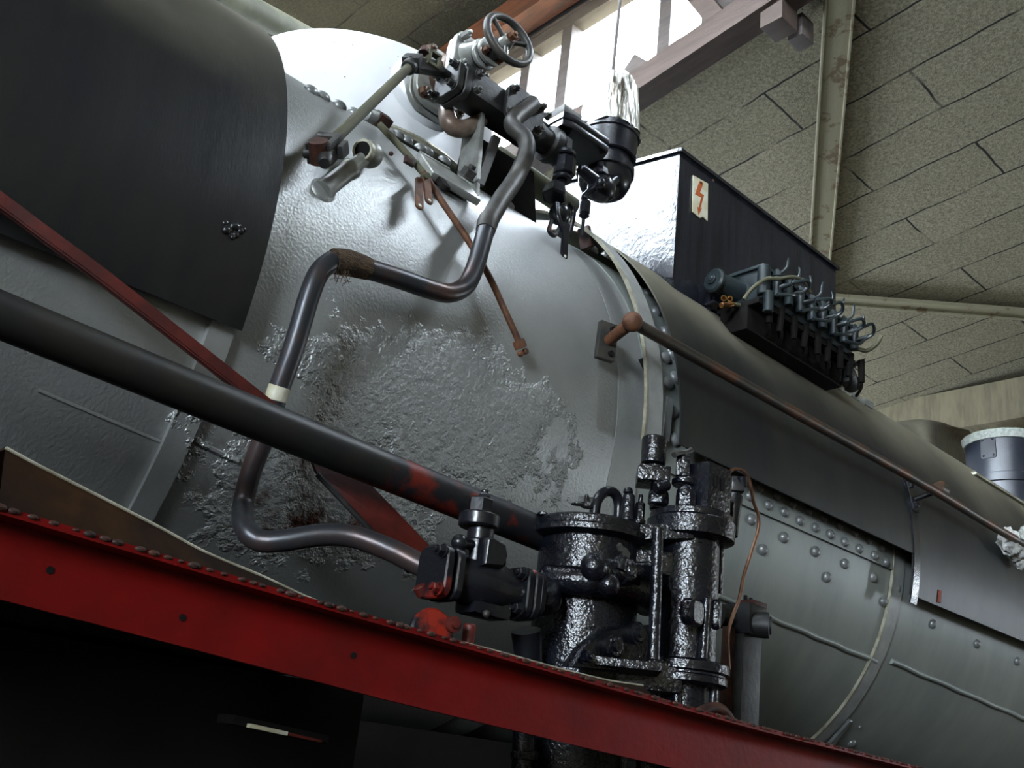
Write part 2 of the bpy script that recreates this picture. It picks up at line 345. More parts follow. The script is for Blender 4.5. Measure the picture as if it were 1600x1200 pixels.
struct('ceiling', mb, 'board', 'sloping ceiling of rough wood-wool boards with dark joints', 'ceiling', flat=True)
struct('ceiling_lantern', MB().box(((LX0 + LX1) / 2, (LY0 + LY1) / 2, LZ + .05), (LX1 - LX0 + .5, LY1 - LY0 + .3, .1), bev=0), 'boardd', 'dark boarding of the raised roof lantern', 'ceiling', flat=True)
def wall(name, pts_lo, zlo, zhi, holes, m='wall', label=None):
    """vertical wall between two plan points; holes = (s0, s1, z0, z1) along it"""
    a, b = Ve((*pts_lo[0], 0)), Ve((*pts_lo[1], 0)); d = (b - a); L = d.length; d /= L; n = Ve((-d.y, d.x, 0))
    ss = sorted({0, L, *[h[0] for h in holes], *[h[1] for h in holes]}); zz = sorted({zlo, zhi, *[h[2] for h in holes], *[h[3] for h in holes]})
    mb = MB()
    for i in range(len(ss) - 1):
        for j in range(len(zz) - 1):
            sm, zm = (ss[i] + ss[i + 1]) / 2, (zz[j] + zz[j + 1]) / 2
            if any(h[0] < sm < h[1] and h[2] < zm < h[3] for h in holes): continue
            mb.box(a + d * sm + Z * zm, (ss[i + 1] - ss[i], .2, zz[j + 1] - zz[j]), (d, n, Z), 0)
    return struct(name, mb, m, label, 'wall', flat=True)
def window(name, x, y, z0, z1, w, along, posts, m, label, portal=True, pw=.07):
    """framed glazing in an opening centred at x, y; along = unit vector of its width"""
    n = along.cross(Z); c = Ve((x, y, (z0 + z1) / 2)); f = MB()
    for z_ in (z0 + pw / 2, z1 - pw / 2): f.box(Ve((x, y, z_)), (w, .1, pw), (along, n, Z), .004)
    for s in [-w / 2 + pw / 2, w / 2 - pw / 2] + list(posts): f.box(c + along * s, (pw, .1, z1 - z0 - pw * 1.9), (along, n, Z), .004)
    o = struct(name, f, m, label, 'window')
    g = MB().box(c, (w - pw, .006, z1 - z0 - pw), (along, n, Z), 0).build('pane', 'glass', o, flat=True)
    if portal:
        l = bpy.data.lights.new('sky_portal', 'AREA'); l.shape = 'RECTANGLE'; l.size = w; l.size_y = z1 - z0; l.cycles.is_portal = True
        lo = bpy.data.objects.new('sky_portal', l); COL.objects.link(lo); lo.location = c + n * .2 * (1 if n.dot(Ve((0, 2.5, 0)) - Ve((x, y, 0))) < 0 else -1)
        d = (Ve((0, 2.5, 2.5)) - Ve((x, y, 2.5))); d.z = 0; d = n * (1 if d.dot(n) > 0 else -1)
        lo.rotation_mode = 'QUATERNION'; lo.rotation_quaternion = (-d).to_track_quat('Z', 'Y')
        # width must lie along the wall
        R = Matrix((along, Z, along.cross(Z))).transposed()
        if R.col[2].dot(-d) < 0: R = Matrix((-along, Z, (-along).cross(Z))).transposed()
        lo.rotation_quaternion = R.to_quaternion()
    return o
TOP = 6.7
wl = [(0.8, 3.6, 3.2, 5.8)]
wf_fill = [(9.0, 10.2, 3.2, 4.4), (13.6, 15.6, 3.0, 4.4)]  # openings added out of view to light the ceiling
wn = []
wr_fill = [(4.7, 5.2, 2.9, 3.7)]  # small unseen opening added to brighten the lower right boiler
wall('wall_left', ((XL, YN), (XL, YF)), 0, TOP + .4, wl, label='pale rendered end wall of the shed with two tall windows')
wall('wall_right', ((XR, YN), (XR, YF)), 0, TOP + .4, wr_fill, label='beige wall beyond the far end of the engine')
wall('wall_near', ((XL, YN), (XR, YN)), 0, TOP + .6, wn, label='shed wall behind the viewer with two windows')
wall('wall_far', ((XL, YF), (XR, YF)), 0, TOP + .4, wf_fill, label='shed wall on the far side of the engine')
for i, h in enumerate(wl): window('window_%d' % (i + 3), XL, YN + (h[0] + h[1]) / 2, h[2], h[3], h[1] - h[0], Y, (-.5, .5), 'wood', 'tall end-wall window, %s one' % ('nearer' if i == 0 else 'farther'))
for i, h in enumerate(wn): window('window_%d' % (i + 5), XL + (h[0] + h[1]) / 2, YN, h[2], h[3], h[1] - h[0], X, (-.4, .4), 'wood', 'window behind the viewer, %s one' % ('left' if i == 0 else 'right'))
for i, h in enumerate(wr_fill): window('window_7', XR, YN + (h[0] + h[1]) / 2, h[2], h[3], h[1] - h[0], Y, (-.5, .5), 'wood', 'unseen window added in the far end wall to brighten the lower boiler')
for i, h in enumerate(wf_fill): window('window_%d' % (i + 8), XL + (h[0] + h[1]) / 2, YF, h[2], h[3], h[1] - h[0], X, (-.6, .6), 'wood', 'unseen window added in the far wall to light the ceiling, %s' % ('front', 'rear')[i])
# lantern walls: right one is the one in view
yA, yB, yC = (Px(px, py, LX1).y for px, py in ((889, 110), (1045, 70), (827, 130)))
wy0 = Px(1124, 60, LX1).y
wz0, wz1 = Px(1064, 94, LX1).z - .07, 6.62
wy1 = 6.6
window('window_1', LX1, (wy0 + wy1) / 2, wz0, wz1, wy1 - wy0, Y, [yy - (wy0 + wy1) / 2 for yy in (yA, yB, yC, 4.75, 5.5)], 'grey_t', 'lantern window with timber posts, glaring white sky behind', pw=.085)
SEG = [(0.0, 1.75, zc(0) + .10, 6.80), (-2.8, -.1, zc(-2.8) + .06, 6.86)]
def lantern_wall(x, first, nm, lab):
    hs = [(first[0] - LY0, first[1] - LY0, first[2], first[3])] + [(a - LY0, b - LY0, c, d) for a, b, c, d in SEG]
    ss = sorted({LY0, LY1, *[v for q in [first] + SEG for v in q[:2]]}); mb = MB()
    for a, b in zip(ss[:-1], ss[1:]):
        h = [q for q in [first] + SEG if q[0] <= a + 1e-6 and q[1] >= b - 1e-6]
        lo = zc((a + b) / 2) - .02 * 0; zb = [(zc(b), zc(a))]
        def quad(z0a, z0b, z1):
            vs = [(x + q, y, z) for q in (-.05, .05) for (y, z) in ((a, z0a), (b, z0b), (b, z1), (a, z1))]
            mb.add(vs, [(0, 1, 2, 3), (7, 6, 5, 4), (0, 4, 5, 1), (1, 5, 6, 2), (2, 6, 7, 3), (3, 7, 4, 0)])
        if h: quad(zc(a) + .01, zc(b) + .01, h[0][2]); vsq = quad(h[0][3], h[0][3], LZ)
        else: quad(zc(a) + .01, zc(b) + .01, LZ)
    return struct(nm, mb, 'grey_t', lab, 'wall', flat=True)
window('window_2', LX0, 4.5, 5.72, 6.8, 5.2, Y, [-1.7, -.8, 0, .8, 1.7], 'grey_t', 'opposite lantern window over the front of the engine')
for k, (a, b, c, d) in enumerate(SEG):
    for m_, x_ in enumerate((LX1, LX0)): window('window_%d' % (10 + 2 * k + m_), x_, (a + b) / 2, c, d, b - a, Y, [0], 'grey_t', 'lantern window nearer the viewer, %s' % (('first', 'second')[k] + (' on the right', ' on the left')[m_]), pw=.06)
lantern_wall(LX1, (wy0, wy1, wz0, wz1), 'wall_lantern_right', 'timber wall of the lantern around its window')
lantern_wall(LX0, (1.9, 7.1, 5.72, 6.8), 'wall_lantern_left', 'timber wall of the lantern above the engine front')
wall('wall_lantern_near', ((LX0, LY0), (LX1, LY0)), zc(LY0), LZ, [], 'boardd', 'near end wall of the lantern')
wall('wall_lantern_far', ((LX0, LY1), (LX1, LY1)), zc(LY1) - .1, LZ + .02, [], 'boardd', 'far end wall of the lantern')
def beam(name, p0, p1, w, h, m, label, up=Z, k=None):
    p0, p1 = Ve(p0), Ve(p1); a = (p1 - p0).normalized(); s = a.cross(up).normalized(); u = s.cross(a)
    return struct(name, MB().box((p0 + p1) / 2, ((p1 - p0).length, w, h), (a, s, u), .006), m, label, 'beam')
beam('trim_1', (LX1 - .12, 1.9, zc(1.9) - .0), (LX1 - .12, 7.4, zc(7.4) - .0), .14, .15, 'wood', 'brown timber sill beam under the lantern window')
beam('trim_2', (LX1 - .16, 1.9, 6.745), (LX1 - .16, 7.4, 6.745), .16, .2, 'woodo', 'orange-brown timber head beam over the lantern window, hung with cobwebs')
d0, d1 = Px(1075, -25, LX1 - .14), Px(1138, 50, LX1 - .14)
beam('trim_3', d0, d1, .09, .10, 'wood', 'short diagonal timber brace at the right end of the lantern window')
d0, d1 = Px(990, 102, LX1 - .10), Px(1024, 122, LX1 - .10)
beam('trim_4', d0, d1, .08, .1, 'grey_t', 'stub of squared timber on the sill behind the foil-topped canister')
o = Pz(1217, 26, zc(2.1) - .10); struct('trim_5', MB().box(o, (.13, .12, .16), bev=.006), 'wood', 'dark timber block under the ceiling beside the lantern', 'beam')
o = Pz(1251, 50, zc(2.05) - .10); struct('trim_6', MB().box(o, (.10, .08, .13), bev=.006), 'grey_t', 'small pale timber block under the ceiling beside the dark block', 'beam')
def ibeam(name, p0, p1, label, w=.13, drop=.035):
    p0, p1 = Ve(p0), Ve(p1); p0.z = zc(p0.y) - drop; p1.z = zc(p1.y) - drop
    a = (p1 - p0).normalized(); n = Ve((0, .13, 1)).normalized(); s = a.cross(n).normalized(); L = (p1 - p0).length; mb = MB()
    c = (p0 + p1) / 2
    mb.box(c, (L, w, .014), (a, s, n), .002)
    for q in (-1, 1): mb.box(c + s * q * w / 2 - n * .006, (L, .012, .03), (a, s, n), .002)
    mb.box(c + n * .02, (L, .02, .04), (a, s, n), .002)
    return struct(name, mb, 'steel', label, 'beam')
q0, q1 = Ve((3.369, 1.91, 0)), Ve((5.109, 3.057, 0)); dd = (q1 - q0)
ibeam('trim_7', q0 - dd * .35, q0 + dd * 1.24, 'peeling cream steel roof beam standing upright in the picture, right of the box')
q0, q1 = Ve((5.649, 3.286, 0)), Ve((6.775, 2.428, 0)); dd = (q1 - q0)
ibeam('trim_8', q0 - dd * .10, q0 + dd * 2.2, 'cream steel roof beam running to the right edge of the picture', .11)
mb = MB()
for i in range(1): mb.box((7.72, 2.5, 5.40), (.28, 11, .34), (X, Y, Z), .01); mb.box((7.98, 2.5, 5.5), (.3, 11, .3), bev=.01)
struct('trim_9', mb, 'conc', 'stained concrete cross beam at the far end of the ceiling', 'beam')
o = Px(1575, 652, 7.9); struct('trim_10', MB().box(o, (.2, .5, .12), (X, Ve((0, 1, -.13)), Z), .01), 'woodo', 'reddish timber lying under the far concrete beam', 'beam')

# ================================================================== BOILER
boiler = thing('boiler', (1.6, YB, .9), 'long silver-grey boiler barrel with pitted, flaking paint and riveted seams', 'boiler')
def ringx(x0, x1, R, bev=.004): return MB().lathe((x0, YB, ZB), X, [(0, R - bev), (bev, R), (x1 - x0 - bev, R), (x1 - x0, R - bev)], 160)
M['shell2'] = mat('grey_green_boiler_paint', H('7c827e'), H('8a8f89'), .45, .1, 2.5, bump=((70, .12, .002),), stretch=(2, 1, .7))
b_ = MB().lathe((-2.5, YB, ZB), X, [(0, 0), (0, .86), (.01, .88), (4.35, .88), (4.372, .874), (4.374, .5)], 200); b_.build('barrel', 'barrel', boiler)
MB().lathe((1.875, YB, ZB), X, [(0, .55), (0, .868), (5.6, .868), (5.6, 0)], 160).build('rear_barrel', 'shell2', boiler)
MB().lathe((1.868, YB, ZB), X, [(0, .5), (.002, .876), (.118, .876), (.12, .5)], 200).build('end_ring', 'barrel', boiler)
# lap plate under the cladding edge, its lower edge showing as a ledge
zz = [Pc(px, py, .876) for px, py in ((1152, 785), (1402, 897))]
aL = math.atan2(YB - zz[0].y, zz[0].z - ZB)
MB().arcplate(1.99, 3.40, .866, .879, -1.0, aL, 60).build('lap_plate', 'shell2', boiler)
# long weld beads on the lower half
for (pa, pb) in (((1120, 930), (1368, 1033)), ((1392, 1033), (1640, 1140))):
    a_, c_ = Pc(*pa, .87), Pc(*pb, .87); pts = [a_.lerp(c_, k / 14) + Ve((0, 0, .002 * math.sin(k * 2.1))) for k in range(15)]
    MB().tube([p + rad(p) * .0 for p in pts], .0105, 10).build('weld_bead', 'shell2', boiler)
# strap at the lower left
p0, p1 = Pc(285, 640, .885), Pc(222, 800, .885)
MB().arcplate(lambda a: .700 + .0 * a, .752, .87, .894, 1.72, 2.62, 40).build('saddle_strap', 'barrel', boiler)
# small longitudinal ridge beside the strap
a_, c_ = Pc(60, 610, .88), Pc(250, 690, .88)
MB().tube([a_.lerp(c_, k / 5) for k in range(6)], .0035, 8).build('weld_bead', 'barrel', boiler)
MB().tube([Pc(305, 688, .881), Pc(345, 708, .881), Pc(372, 720, .881)], .006, 8).build('weld_bead', 'barrel', boiler)
R0 = .868
for (px, py) in ((926, 391), (947, 401), (1012, 459), (1024, 487), (1040, 518), (1039, 560), (1050, 553), (1043.6, 599), (1054.5, 590), (1050, 643), (1053, 687)):
    p = Pc(px, py, .879); rivet(p, rad(p), .021, boiler)
for (px, py) in ((1099, 711), (1127.5, 722), (1171, 775), (1200, 789), (1225.5, 800), (1250, 814), (1274, 824.5), (1297.5, 835), (1320, 847), (1343, 857.5), (1366, 868), (1385, 879)):
    p = Pc(px, py, .879); rivet(p, rad(p), .0165, boiler)
for (px, py) in ((1160, 752), (1187, 762), (1213, 774), (1238, 787), (1263, 798), (1287, 809), (1311, 821), (1335, 832), (1357, 844), (1377, 855)):
    p = Pc(px, py, .879); rivet(p, rad(p), .0165, boiler)
for (px, py) in ((1174, 812), (1225, 840), (1274, 862), (1320, 881), (1364, 902), (1401, 920), (1192, 859), (1292, 902), (1380, 940), (1457, 975), (1526, 1006), (1589, 1033), (1330, 1161), (1343, 1136)):
    p = Pc(px, py, R0); rivet(p, rad(p), .0185 if px != 1343 else .008, boiler)
# stamped digits on the shell below the weld: drawn as a faint worn stamp
# rivets around the dome saddle on top
for (px, py) in ((486, 143), (504, 152), (530, 166), (553, 177), (578, 188), (610, 209), (621, 212), (635, 220), (657, 233), (667, 238), (694, 252), (794, 322)):
    p = Pc(px, py, .88); rivet(p, rad(p), .021, boiler)
a_, c_ = Pc(655, 240, .887), Pc(700, 266, .887)
MB().tube([a_, c_], .009, 8, smooth=False).build('weld_bead', 'barrel', boiler)
# little triangular tab beside the band
p = Pc(1000, 568, .885); MB().prism([(-.02, 0), (.03, .035), (.03, -.045)], p + rad(p) * .012, X, Z, .006, .001).build('tab', 'dull', boiler)

# ------------------------------------------------------------------ cladding sheets (each could be lifted away)
def ang(p): return math.atan2(YB - p.y, p.z - ZB)
aD = ang(Pc(373, 541, .9176))
cy, cz = YB - .007, ZB + .03
mb = MB().arcplate(-2.6, .755, .911, .9176, -1.9, aD, 120, cy, cz)
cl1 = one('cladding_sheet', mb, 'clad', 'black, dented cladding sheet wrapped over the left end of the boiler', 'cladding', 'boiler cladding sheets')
# dented lugs and rust clump on it
def clump(name, px, py, R, n, s, m, parent):
    mb = MB(); c = Pc(px, py, R)
    for k in range(n):
        q = c + Ve((random.uniform(-1, 1) * s, random.uniform(-.2, .1) * s, random.uniform(-1, 1) * s * .8)); mb.ball(q + rad(c) * .002, random.uniform(.25, .5) * s, 10)
    return mb.build(name, m, parent)
clump('lug', 103, 186, .9176, 3, .010, 'clad', cl1); clump('rust_clump', 362, 362, .9176, 14, .02, 'clad', cl1)
mb = MB()
for k in range(7):
    p = Pc(228 + k * 1.2, 225 + k * 13, .9178); mb.ball(p, .002, 6)
mb.build('scratch', 'band', cl1)
aR = ang(Pc(1240, 777, .944))
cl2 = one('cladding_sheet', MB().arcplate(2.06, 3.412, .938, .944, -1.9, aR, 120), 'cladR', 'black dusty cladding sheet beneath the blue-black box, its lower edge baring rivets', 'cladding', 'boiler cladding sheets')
aR2 = ang(Pc(1510, 965, .944))
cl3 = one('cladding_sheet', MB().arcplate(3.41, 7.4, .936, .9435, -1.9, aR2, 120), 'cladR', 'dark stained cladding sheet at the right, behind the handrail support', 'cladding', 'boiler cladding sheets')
MB().arcplate(3.405, 3.45, .9435, .949, 1.3, aR2 + .03, 60).build('edge_strip', 'black', cl3)
p = Pc(1468, 932, .945); MB().box(p, (.018, .008, .045), (X, rad(p), rad(p).cross(X)), .003).build('red_spot', 'redspot', cl3)
a_, c_ = Pc(1530, 748, .95), Pc(1640, 812, .95)
one('top_strip', MB().box((a_ + c_) / 2 + Ve((0, .012, .012)), ((c_ - a_).length, .03, .012), bev=.003), 'edge', 'pale strip lying along the cladding top before the chimney', 'strip')  # thin pale bar along the top of the cladding

# ------------------------------------------------------------------ boiler bands
def bandx(x0, x1, R, a0, a1, nm, lab, edge=True, cyo=0, czo=0, ex='edge'):
    o = one('boiler_band', MB().arcplate(x0, x1, R, R + .006, a0, a1, 120, YB + cyo, ZB + czo), 'band', lab, 'band', 'boiler bands')
    if edge: MB().arcplate(x0 - .004, x0 + .002, R - .002, R + .0085, a0, a1, 120, YB + cyo, ZB + czo).build('bare_edge', ex, o)
    return o
bd1 = bandx(1.924, 1.992, .921, -1.5, ang(Ve((0, *Pc(1006, 690, .927).yz))) + .02, '', 'pale grey band round the boiler beside the ball-ended handrail', cyo=-.005, czo=.022)
MB().box(Pc(1042, 655, .90), (.03, .012, .13), (X, Y, Ve((0, -.05, 1))), .003).build('band_tail', 'rivet', bd1)
p = Pc(915, 372, .9); MB().box(p, (.012, .05, .09), (X, Y, Ve((0, .3, 1))), .002).build('inner_tab', 'rustd', bd1)
bd2 = bandx(3.392, 3.47, .872, .6, 2.55, '', 'grey band on the lower boiler at the right with a bright edge and buckle', ex='edge')
a_, c_ = Pc(1334, 1118, .885), Pc(1288, 1172, .885)
MB().prism([(-.09, -.012), (.07, -.004), (.07, .012), (-.09, .03)], (a_ + c_) / 2, (a_ - c_), X, .012, .002).build('buckle', 'rivet', bd2)

# ------------------------------------------------------------------ dome
dome = thing('steam_dome', (1.40, YB, 3.95), 'big white-painted drum cover on top of the boiler behind the valve', 'dome')
MB().lathe((1.40, YB, 3.95), Z, [(0, .452), (.002, .46), (.30, .46), (.31, .452), (.34, .3), (.35, 0)], 120).build('cover', 'dome', dome)
MB().lathe((1.40, YB, 3.72), Z, [(0, .42), (.23, .42)], 80).build('neck', 'dull', dome)
MB().lathe((1.40, YB, 3.944), Z, [(0, .455), (.008, .463), (.016, .461)], 120).build('rim', 'edge', dome)
for (px, py) in ((522, 66), (551, 70), (614, 87), (622, 88), (609, 106), (508, 115), (539, 120), (605, 126)):
    for_ = ray(px, py); # on the near side of the drum
    ax_, ay_ = for_.x, for_.y; a = ax_ ** 2 + ay_ ** 2; b = -2 * (ax_ * 1.40 + ay_ * YB); c = 1.96 + YB ** 2 - .46 ** 2; t = (-b - math.sqrt(b * b - 4 * a * c)) / 2 / a
    p = EYE + for_ * t; n = Ve((p.x - 1.4, p.y - YB, 0)).normalized()
    rivet(p - n * .002, n, .004 if py not in (115, 120) else .006, dome, 'screw_hole', 'dull', .002)

# ================================================================== FITTINGS ON TOP OF THE BOILER
M['foil'] = mat('crumpled_stained_foil', H('d6d3c8'), H('3a3226'), .28, .6, 12, bump=((40, .8, .010),), stretch=(1.8, 1.8, .22), mixpos=(.50, .60))
M['elbow'] = mat('pinkish_worn_elbow_casting', H('8c7d70'), H('6d5a4e'), .4, .25, 16, bump=((70, .2, .002),))
M['valvebrown'] = mat('brown_grimy_valve_casting', H('4a3226'), H('6d5a48'), .5, .2, 30, bump=((60, .4, .004),))  # brown is the valve casting's own colour
# --- stop valve with handwheel, bolted to the near side of the dome
VX, VZ = 1.365, 4.13
sv = thing('stop_valve', (VX, 2.0, VZ - .12), 'bolted stop valve with grey handwheel standing out from the white dome', 'valve')
def vb(y): return Ve((VX, y, VZ))
MB().cyl(vb(2.23), vb(2.135), .135, .125, 40, .012).build('mounting_pad', 'dome', sv)
def rrect(w, h, r, n=5):
    P = []
    for (sx, sy, a0) in ((1, 1, 0), (-1, 1, 90), (-1, -1, 180), (1, -1, 270)):
        for k in range(n): a = math.radians(a0 + 90 * k / (n - 1)); P.append((sx * (w / 2 - r) + r * math.cos(a), sy * (h / 2 - r) + r * math.sin(a)))
    return P
MB().prism(rrect(.20, .22, .06), vb(2.122), X, Z, .022, .003).build('flange', 'silver', sv)
MB().prism(rrect(.19, .21, .06), vb(2.096), X, Z, .022, .003).build('flange', 'silver', sv)
for (a, b) in ((-1, 1), (1, 1), (-1, -1), (1, -1)): bolt(vb(2.086) + Ve((a * .068, 0, b * .078)), -Y, .014, .022, sv, 'valvebrown')
MB().lathe(vb(2.09), -Y, [(0, .055), (.02, .062), (.05, .072), (.085, .06), (.10, .05)], 32).build('valve_body', 'valvebrown', sv)
MB().box(vb(2.03) + Ve((.055, 0, .06)), (.05, .05, .03), (X, Y, Z), .004).build('body_lug', 'silver', sv)
MB().box(vb(2.035) + Ve((.02, 0, -.07)), (.07, .04, .035), (X, Y, Z), .01).build('body_lug', 'valvebrown', sv)
MB().box(vb(2.03) + Ve((-.01, -.02, .085)), (.055, .07, .03), (Ve((1, 0, .35)), Y, Z), .008).build('body_lug', 'silver', sv)
for yy, w_, h_ in ((1.985, .115, .15), (1.962, .12, .155)): MB().prism(rrect(w_, h_, .03), vb(yy) + Ve((-.008, 0, .012)), X, Z, .02, .003).build('bonnet_flange', 'silver', sv)
for q in ((.032, .068), (.036, -.038), (-.05, -.04), (-.048, .066)): bolt(vb(1.952) + Ve((q[0], 0, q[1])), -Y, .0125, .03, sv, 'silver')
MB().lathe(vb(1.955) + Ve((-.01, 0, .02)), -Y, [(0, .048), (.03, .036), (.06, .03)], 24).build('bonnet', 'silver', sv)
for k, yy in enumerate((1.905, 1.878)): MB().cyl(vb(yy), vb(yy - .015), .044, None, 28, .003).build('packing_ring', 'silver', sv)
MB().cyl(vb(1.92), vb(1.835), .033, .03, 24, .003).build('gland', 'iron', sv)
for q in (-1, 1): bolt(vb(1.862) + Ve((q * .028, 0, -.02)), -Y, .010, .02, sv, 'rust')
MB().cyl(vb(1.85), vb(1.775), .0095, None, 14).build('spindle', 'silver', sv)
hw = MB()
hy = 1.793; ca = vb(hy); av = Ve((-.06, -.98, .16)).normalized(); hu, hv, _ = frame_of(av)
hw.tube([ca + (hu * math.cos(t) + hv * math.sin(t)) * .078 for t in [2 * PI * k / 40 for k in range(40)]], .0115, 12, smooth=False, closed=True)
rim = hw.build('handwheel', 'iron', sv)
for k in range(3):
    t = 2 * PI * k / 3 + .9; MB().tube([ca + av * -.012, ca + (hu * math.cos(t) + hv * math.sin(t)) * .04 + av * -.004, ca + (hu * math.cos(t) + hv * math.sin(t)) * .076], [.008, .0065, .008], 10).build('spoke', 'iron', rim)
MB().cyl(ca - av * .022, ca + av * .012, .022, .018, 20, .003).build('hub', 'silver', rim)
MB().hexb(ca + av * .010, av, .0135, .018).build('hub_nut', 'rust', rim)
e0 = Py(752, 186, 1.985); MB().tube([e0, Py(735, 198, 1.985), Py(716, 201, 1.99), Py(702, 192, 2.0), Py(697, 172, 2.02)], [.022, .026, .027, .027, .024], 20).build('elbow', 'elbow', sv)

# --- steam manifold and its bracket
mf = thing('steam_manifold', (1.46, 1.95, 3.99), 'dark cast manifold block with bolted flanges below the handwheel valve', 'manifold')
MY, MZ = 1.95, 4.035
MB().box((1.465, MY, MZ), (.31, .095, .085), bev=.012).build('block', 'dull', mf)
for xx in (1.296, 1.324): MB().prism(rrect(.112, .100, .02), (xx, MY, MZ - .018), Y, Z, .024, .003).build('end_flange', 'dull', mf)
for (a, b) in ((-1, 1), (1, 1), (-1, -1), (1, -1)): bolt(Ve((1.283, MY + a * .040, MZ - .018 + b * .034)), -X, .011, .02, mf)
for (a, b) in ((1.348, .045), (1.348, -.05)): bolt(Ve((a + .012, MY - .047, MZ + b * .62)), -Y, .0115, .018, mf, 'iron')
MB().prism(rrect(.15, .125, .03), (1.535, MY - .058, MZ), X, Z, .018, .003).build('pipe_flange', 'dull', mf)
for (a, b) in ((-.055, .04), (.055, .04), (-.055, -.04), (.055, -.04)): bolt(Ve((1.535 + a, MY - .067, MZ + b)), -Y, .0115, .018, mf, 'iron')
MB().lathe((1.60, MY, MZ), X, [(0, .05), (.03, .046), (.05, .04), (.085, .04), (.088, .058), (.115, .058), (.118, .05), (.15, .05)], 32).build('outlet_neck', 'dull', mf)
MB().lathe((1.55, MY + .03, MZ + .055), X, [(0, .02), (.01, .03), (.1, .034), (.14, .03)], 24).build('upper_port', 'iron', mf)
MB().cyl((1.53, MY + .03, MZ + .055), (1.553, MY + .03, MZ + .055), .031, None, 24, .003).build('port_cap', 'silver', mf)
for q in (1.61, 1.655): bolt(Ve((q, MY - .02, MZ + .07)), -Y, .011, .016, mf, 'iron')

br = thing('manifold_bracket', (1.42, 1.98, 3.72), 'pale bolted bracket plate carrying the manifold above the boiler', 'bracket')
n_ = rad(Pc(710, 285, .88)); t_ = n_.cross(X)
fc = Pc(705, 285, .892)
MB().prism([(-.09, -.055), (.075, -.055), (.075, .055), (.01, .07), (-.09, .065)], fc + n_ * .002, X, t_, .02, .003).build('foot', 'silver', br)
sl = Pc(690, 291, .898); MB().prism(rrect(.026, .06, .012), sl + n_ * .006, X, t_, .016, .002).build('slot', 'nearblack', br)
MB().prism([(1.92, 3.70), (2.02, 3.74), (2.03, 4.0), (1.95, 4.0)], (1.43, 0, 0), Y, Z, .014, .002).build('side_plate', 'silver', br)
MB().prism([(1.435, 3.76), (1.78, 3.80), (1.74, 4.0), (1.46, 4.0)], (0, 2.06, 0), X, Z, .012, .002).build('shade_plate', 'nearblack', br)  # near-black plate stands in for the shaded gap under the manifold
a_, c_ = Py(776, 214, 1.97), Py(748, 288, 1.93)
MB().box((a_ + c_) / 2, (.03, .014, (a_ - c_).length), (X, Y, a_ - c_), .003).build('strut', 'iron', br)
bolt(Pc(727, 278, .905), Z * .7 - Y * .7, .022, .03, br, 'iron')

# --- control rod with forked ends
cr = thing('control_rod', tuple(Py(578, 165, 1.82)), 'grey rod with forked rusty ends slanting up in front of the dome', 'rod')
r0, r1 = Py(508, 232, 1.715), Py(643, 101, 1.93)
ar = (r1 - r0).normalized()
MB().cyl(r0 + ar * .03, r1 - ar * .01, .0135, .0125, 18, .002).build('rod', 'olive', cr)
ru = Ve((WX.x, WY.x, WZ.x)); ru = (ru - ar * ru.dot(ar)).normalized(); rv = ar.cross(ru)      # across the rod / towards the viewer
fk = r0 - ar * .012
MB().box(r0 + ar * .028, (.026, .058, .046), (ar, ru, rv), .003).build('fork_base', 'iron', cr)
for q in (-1, 1): MB().box(fk + ru * q * .021, (.058, .015, .046), (ar, ru, rv), .004).build('fork_cheek', 'dull', cr)
pc_ = fk - ar * .022
MB().cyl(pc_ - ru * .036, pc_ + ru * .034, .012, None, 16, .002).build('fork_pin', 'dull', cr)
MB().lathe(pc_ + (-rv) * .03, rv, [(0, .022), (.05, .022)], 20).build('eye', 'rustd', cr)
MB().cyl(pc_ + ru * .022 - ar * .022 + rv * .0, pc_ + ru * .03 - ar * .05, .017, .014, 16, .003).build('cap', 'dull', cr)
MB().box(r0 + ar * .0 + ru * .042, (.04, .012, .03), (ar, ru, rv), .002).build('fork_clip', 'dull', cr)
MB().cyl(r1 - ar * .035, r1 - ar * .005, .021, .022, 18, .003).build('collar', 'dull', cr)
MB().box(r1 + ar * .012, (.045, .05, .045), (ar, ru, rv), .006).build('head', 'dull', cr)
h2 = Py(682, 107, 1.93)
hd = (h2 - r1).normalized()
MB().box((r1 + h2) / 2 + Ve((0, 0, 0)), ((h2 - r1).length + .03, .034, .034), (hd, Y, hd.cross(Y)), .005).build('cross_head', 'dull', cr)
h3 = Py(712, 127, 1.95)
MB().cyl(h2, h3, .016, .013, 16, .003).build('tie', 'dull', cr)
wq = Py(677, 94, 1.915); wn_ = Y
sq = MB()
for (a, b, w_, h_) in ((-.017, 0, .008, .046), (.017, 0, .008, .046), (0, .02, .042, .008), (0, -.02, .042, .008)): sq.box(wq + X * a + Z * b, (w_, .02, h_), bev=.001)
sq.build('yoke', 'olive', cr)
bolt(Py(662, 83, 1.92), Z, .012, .018, cr, 'rustd')

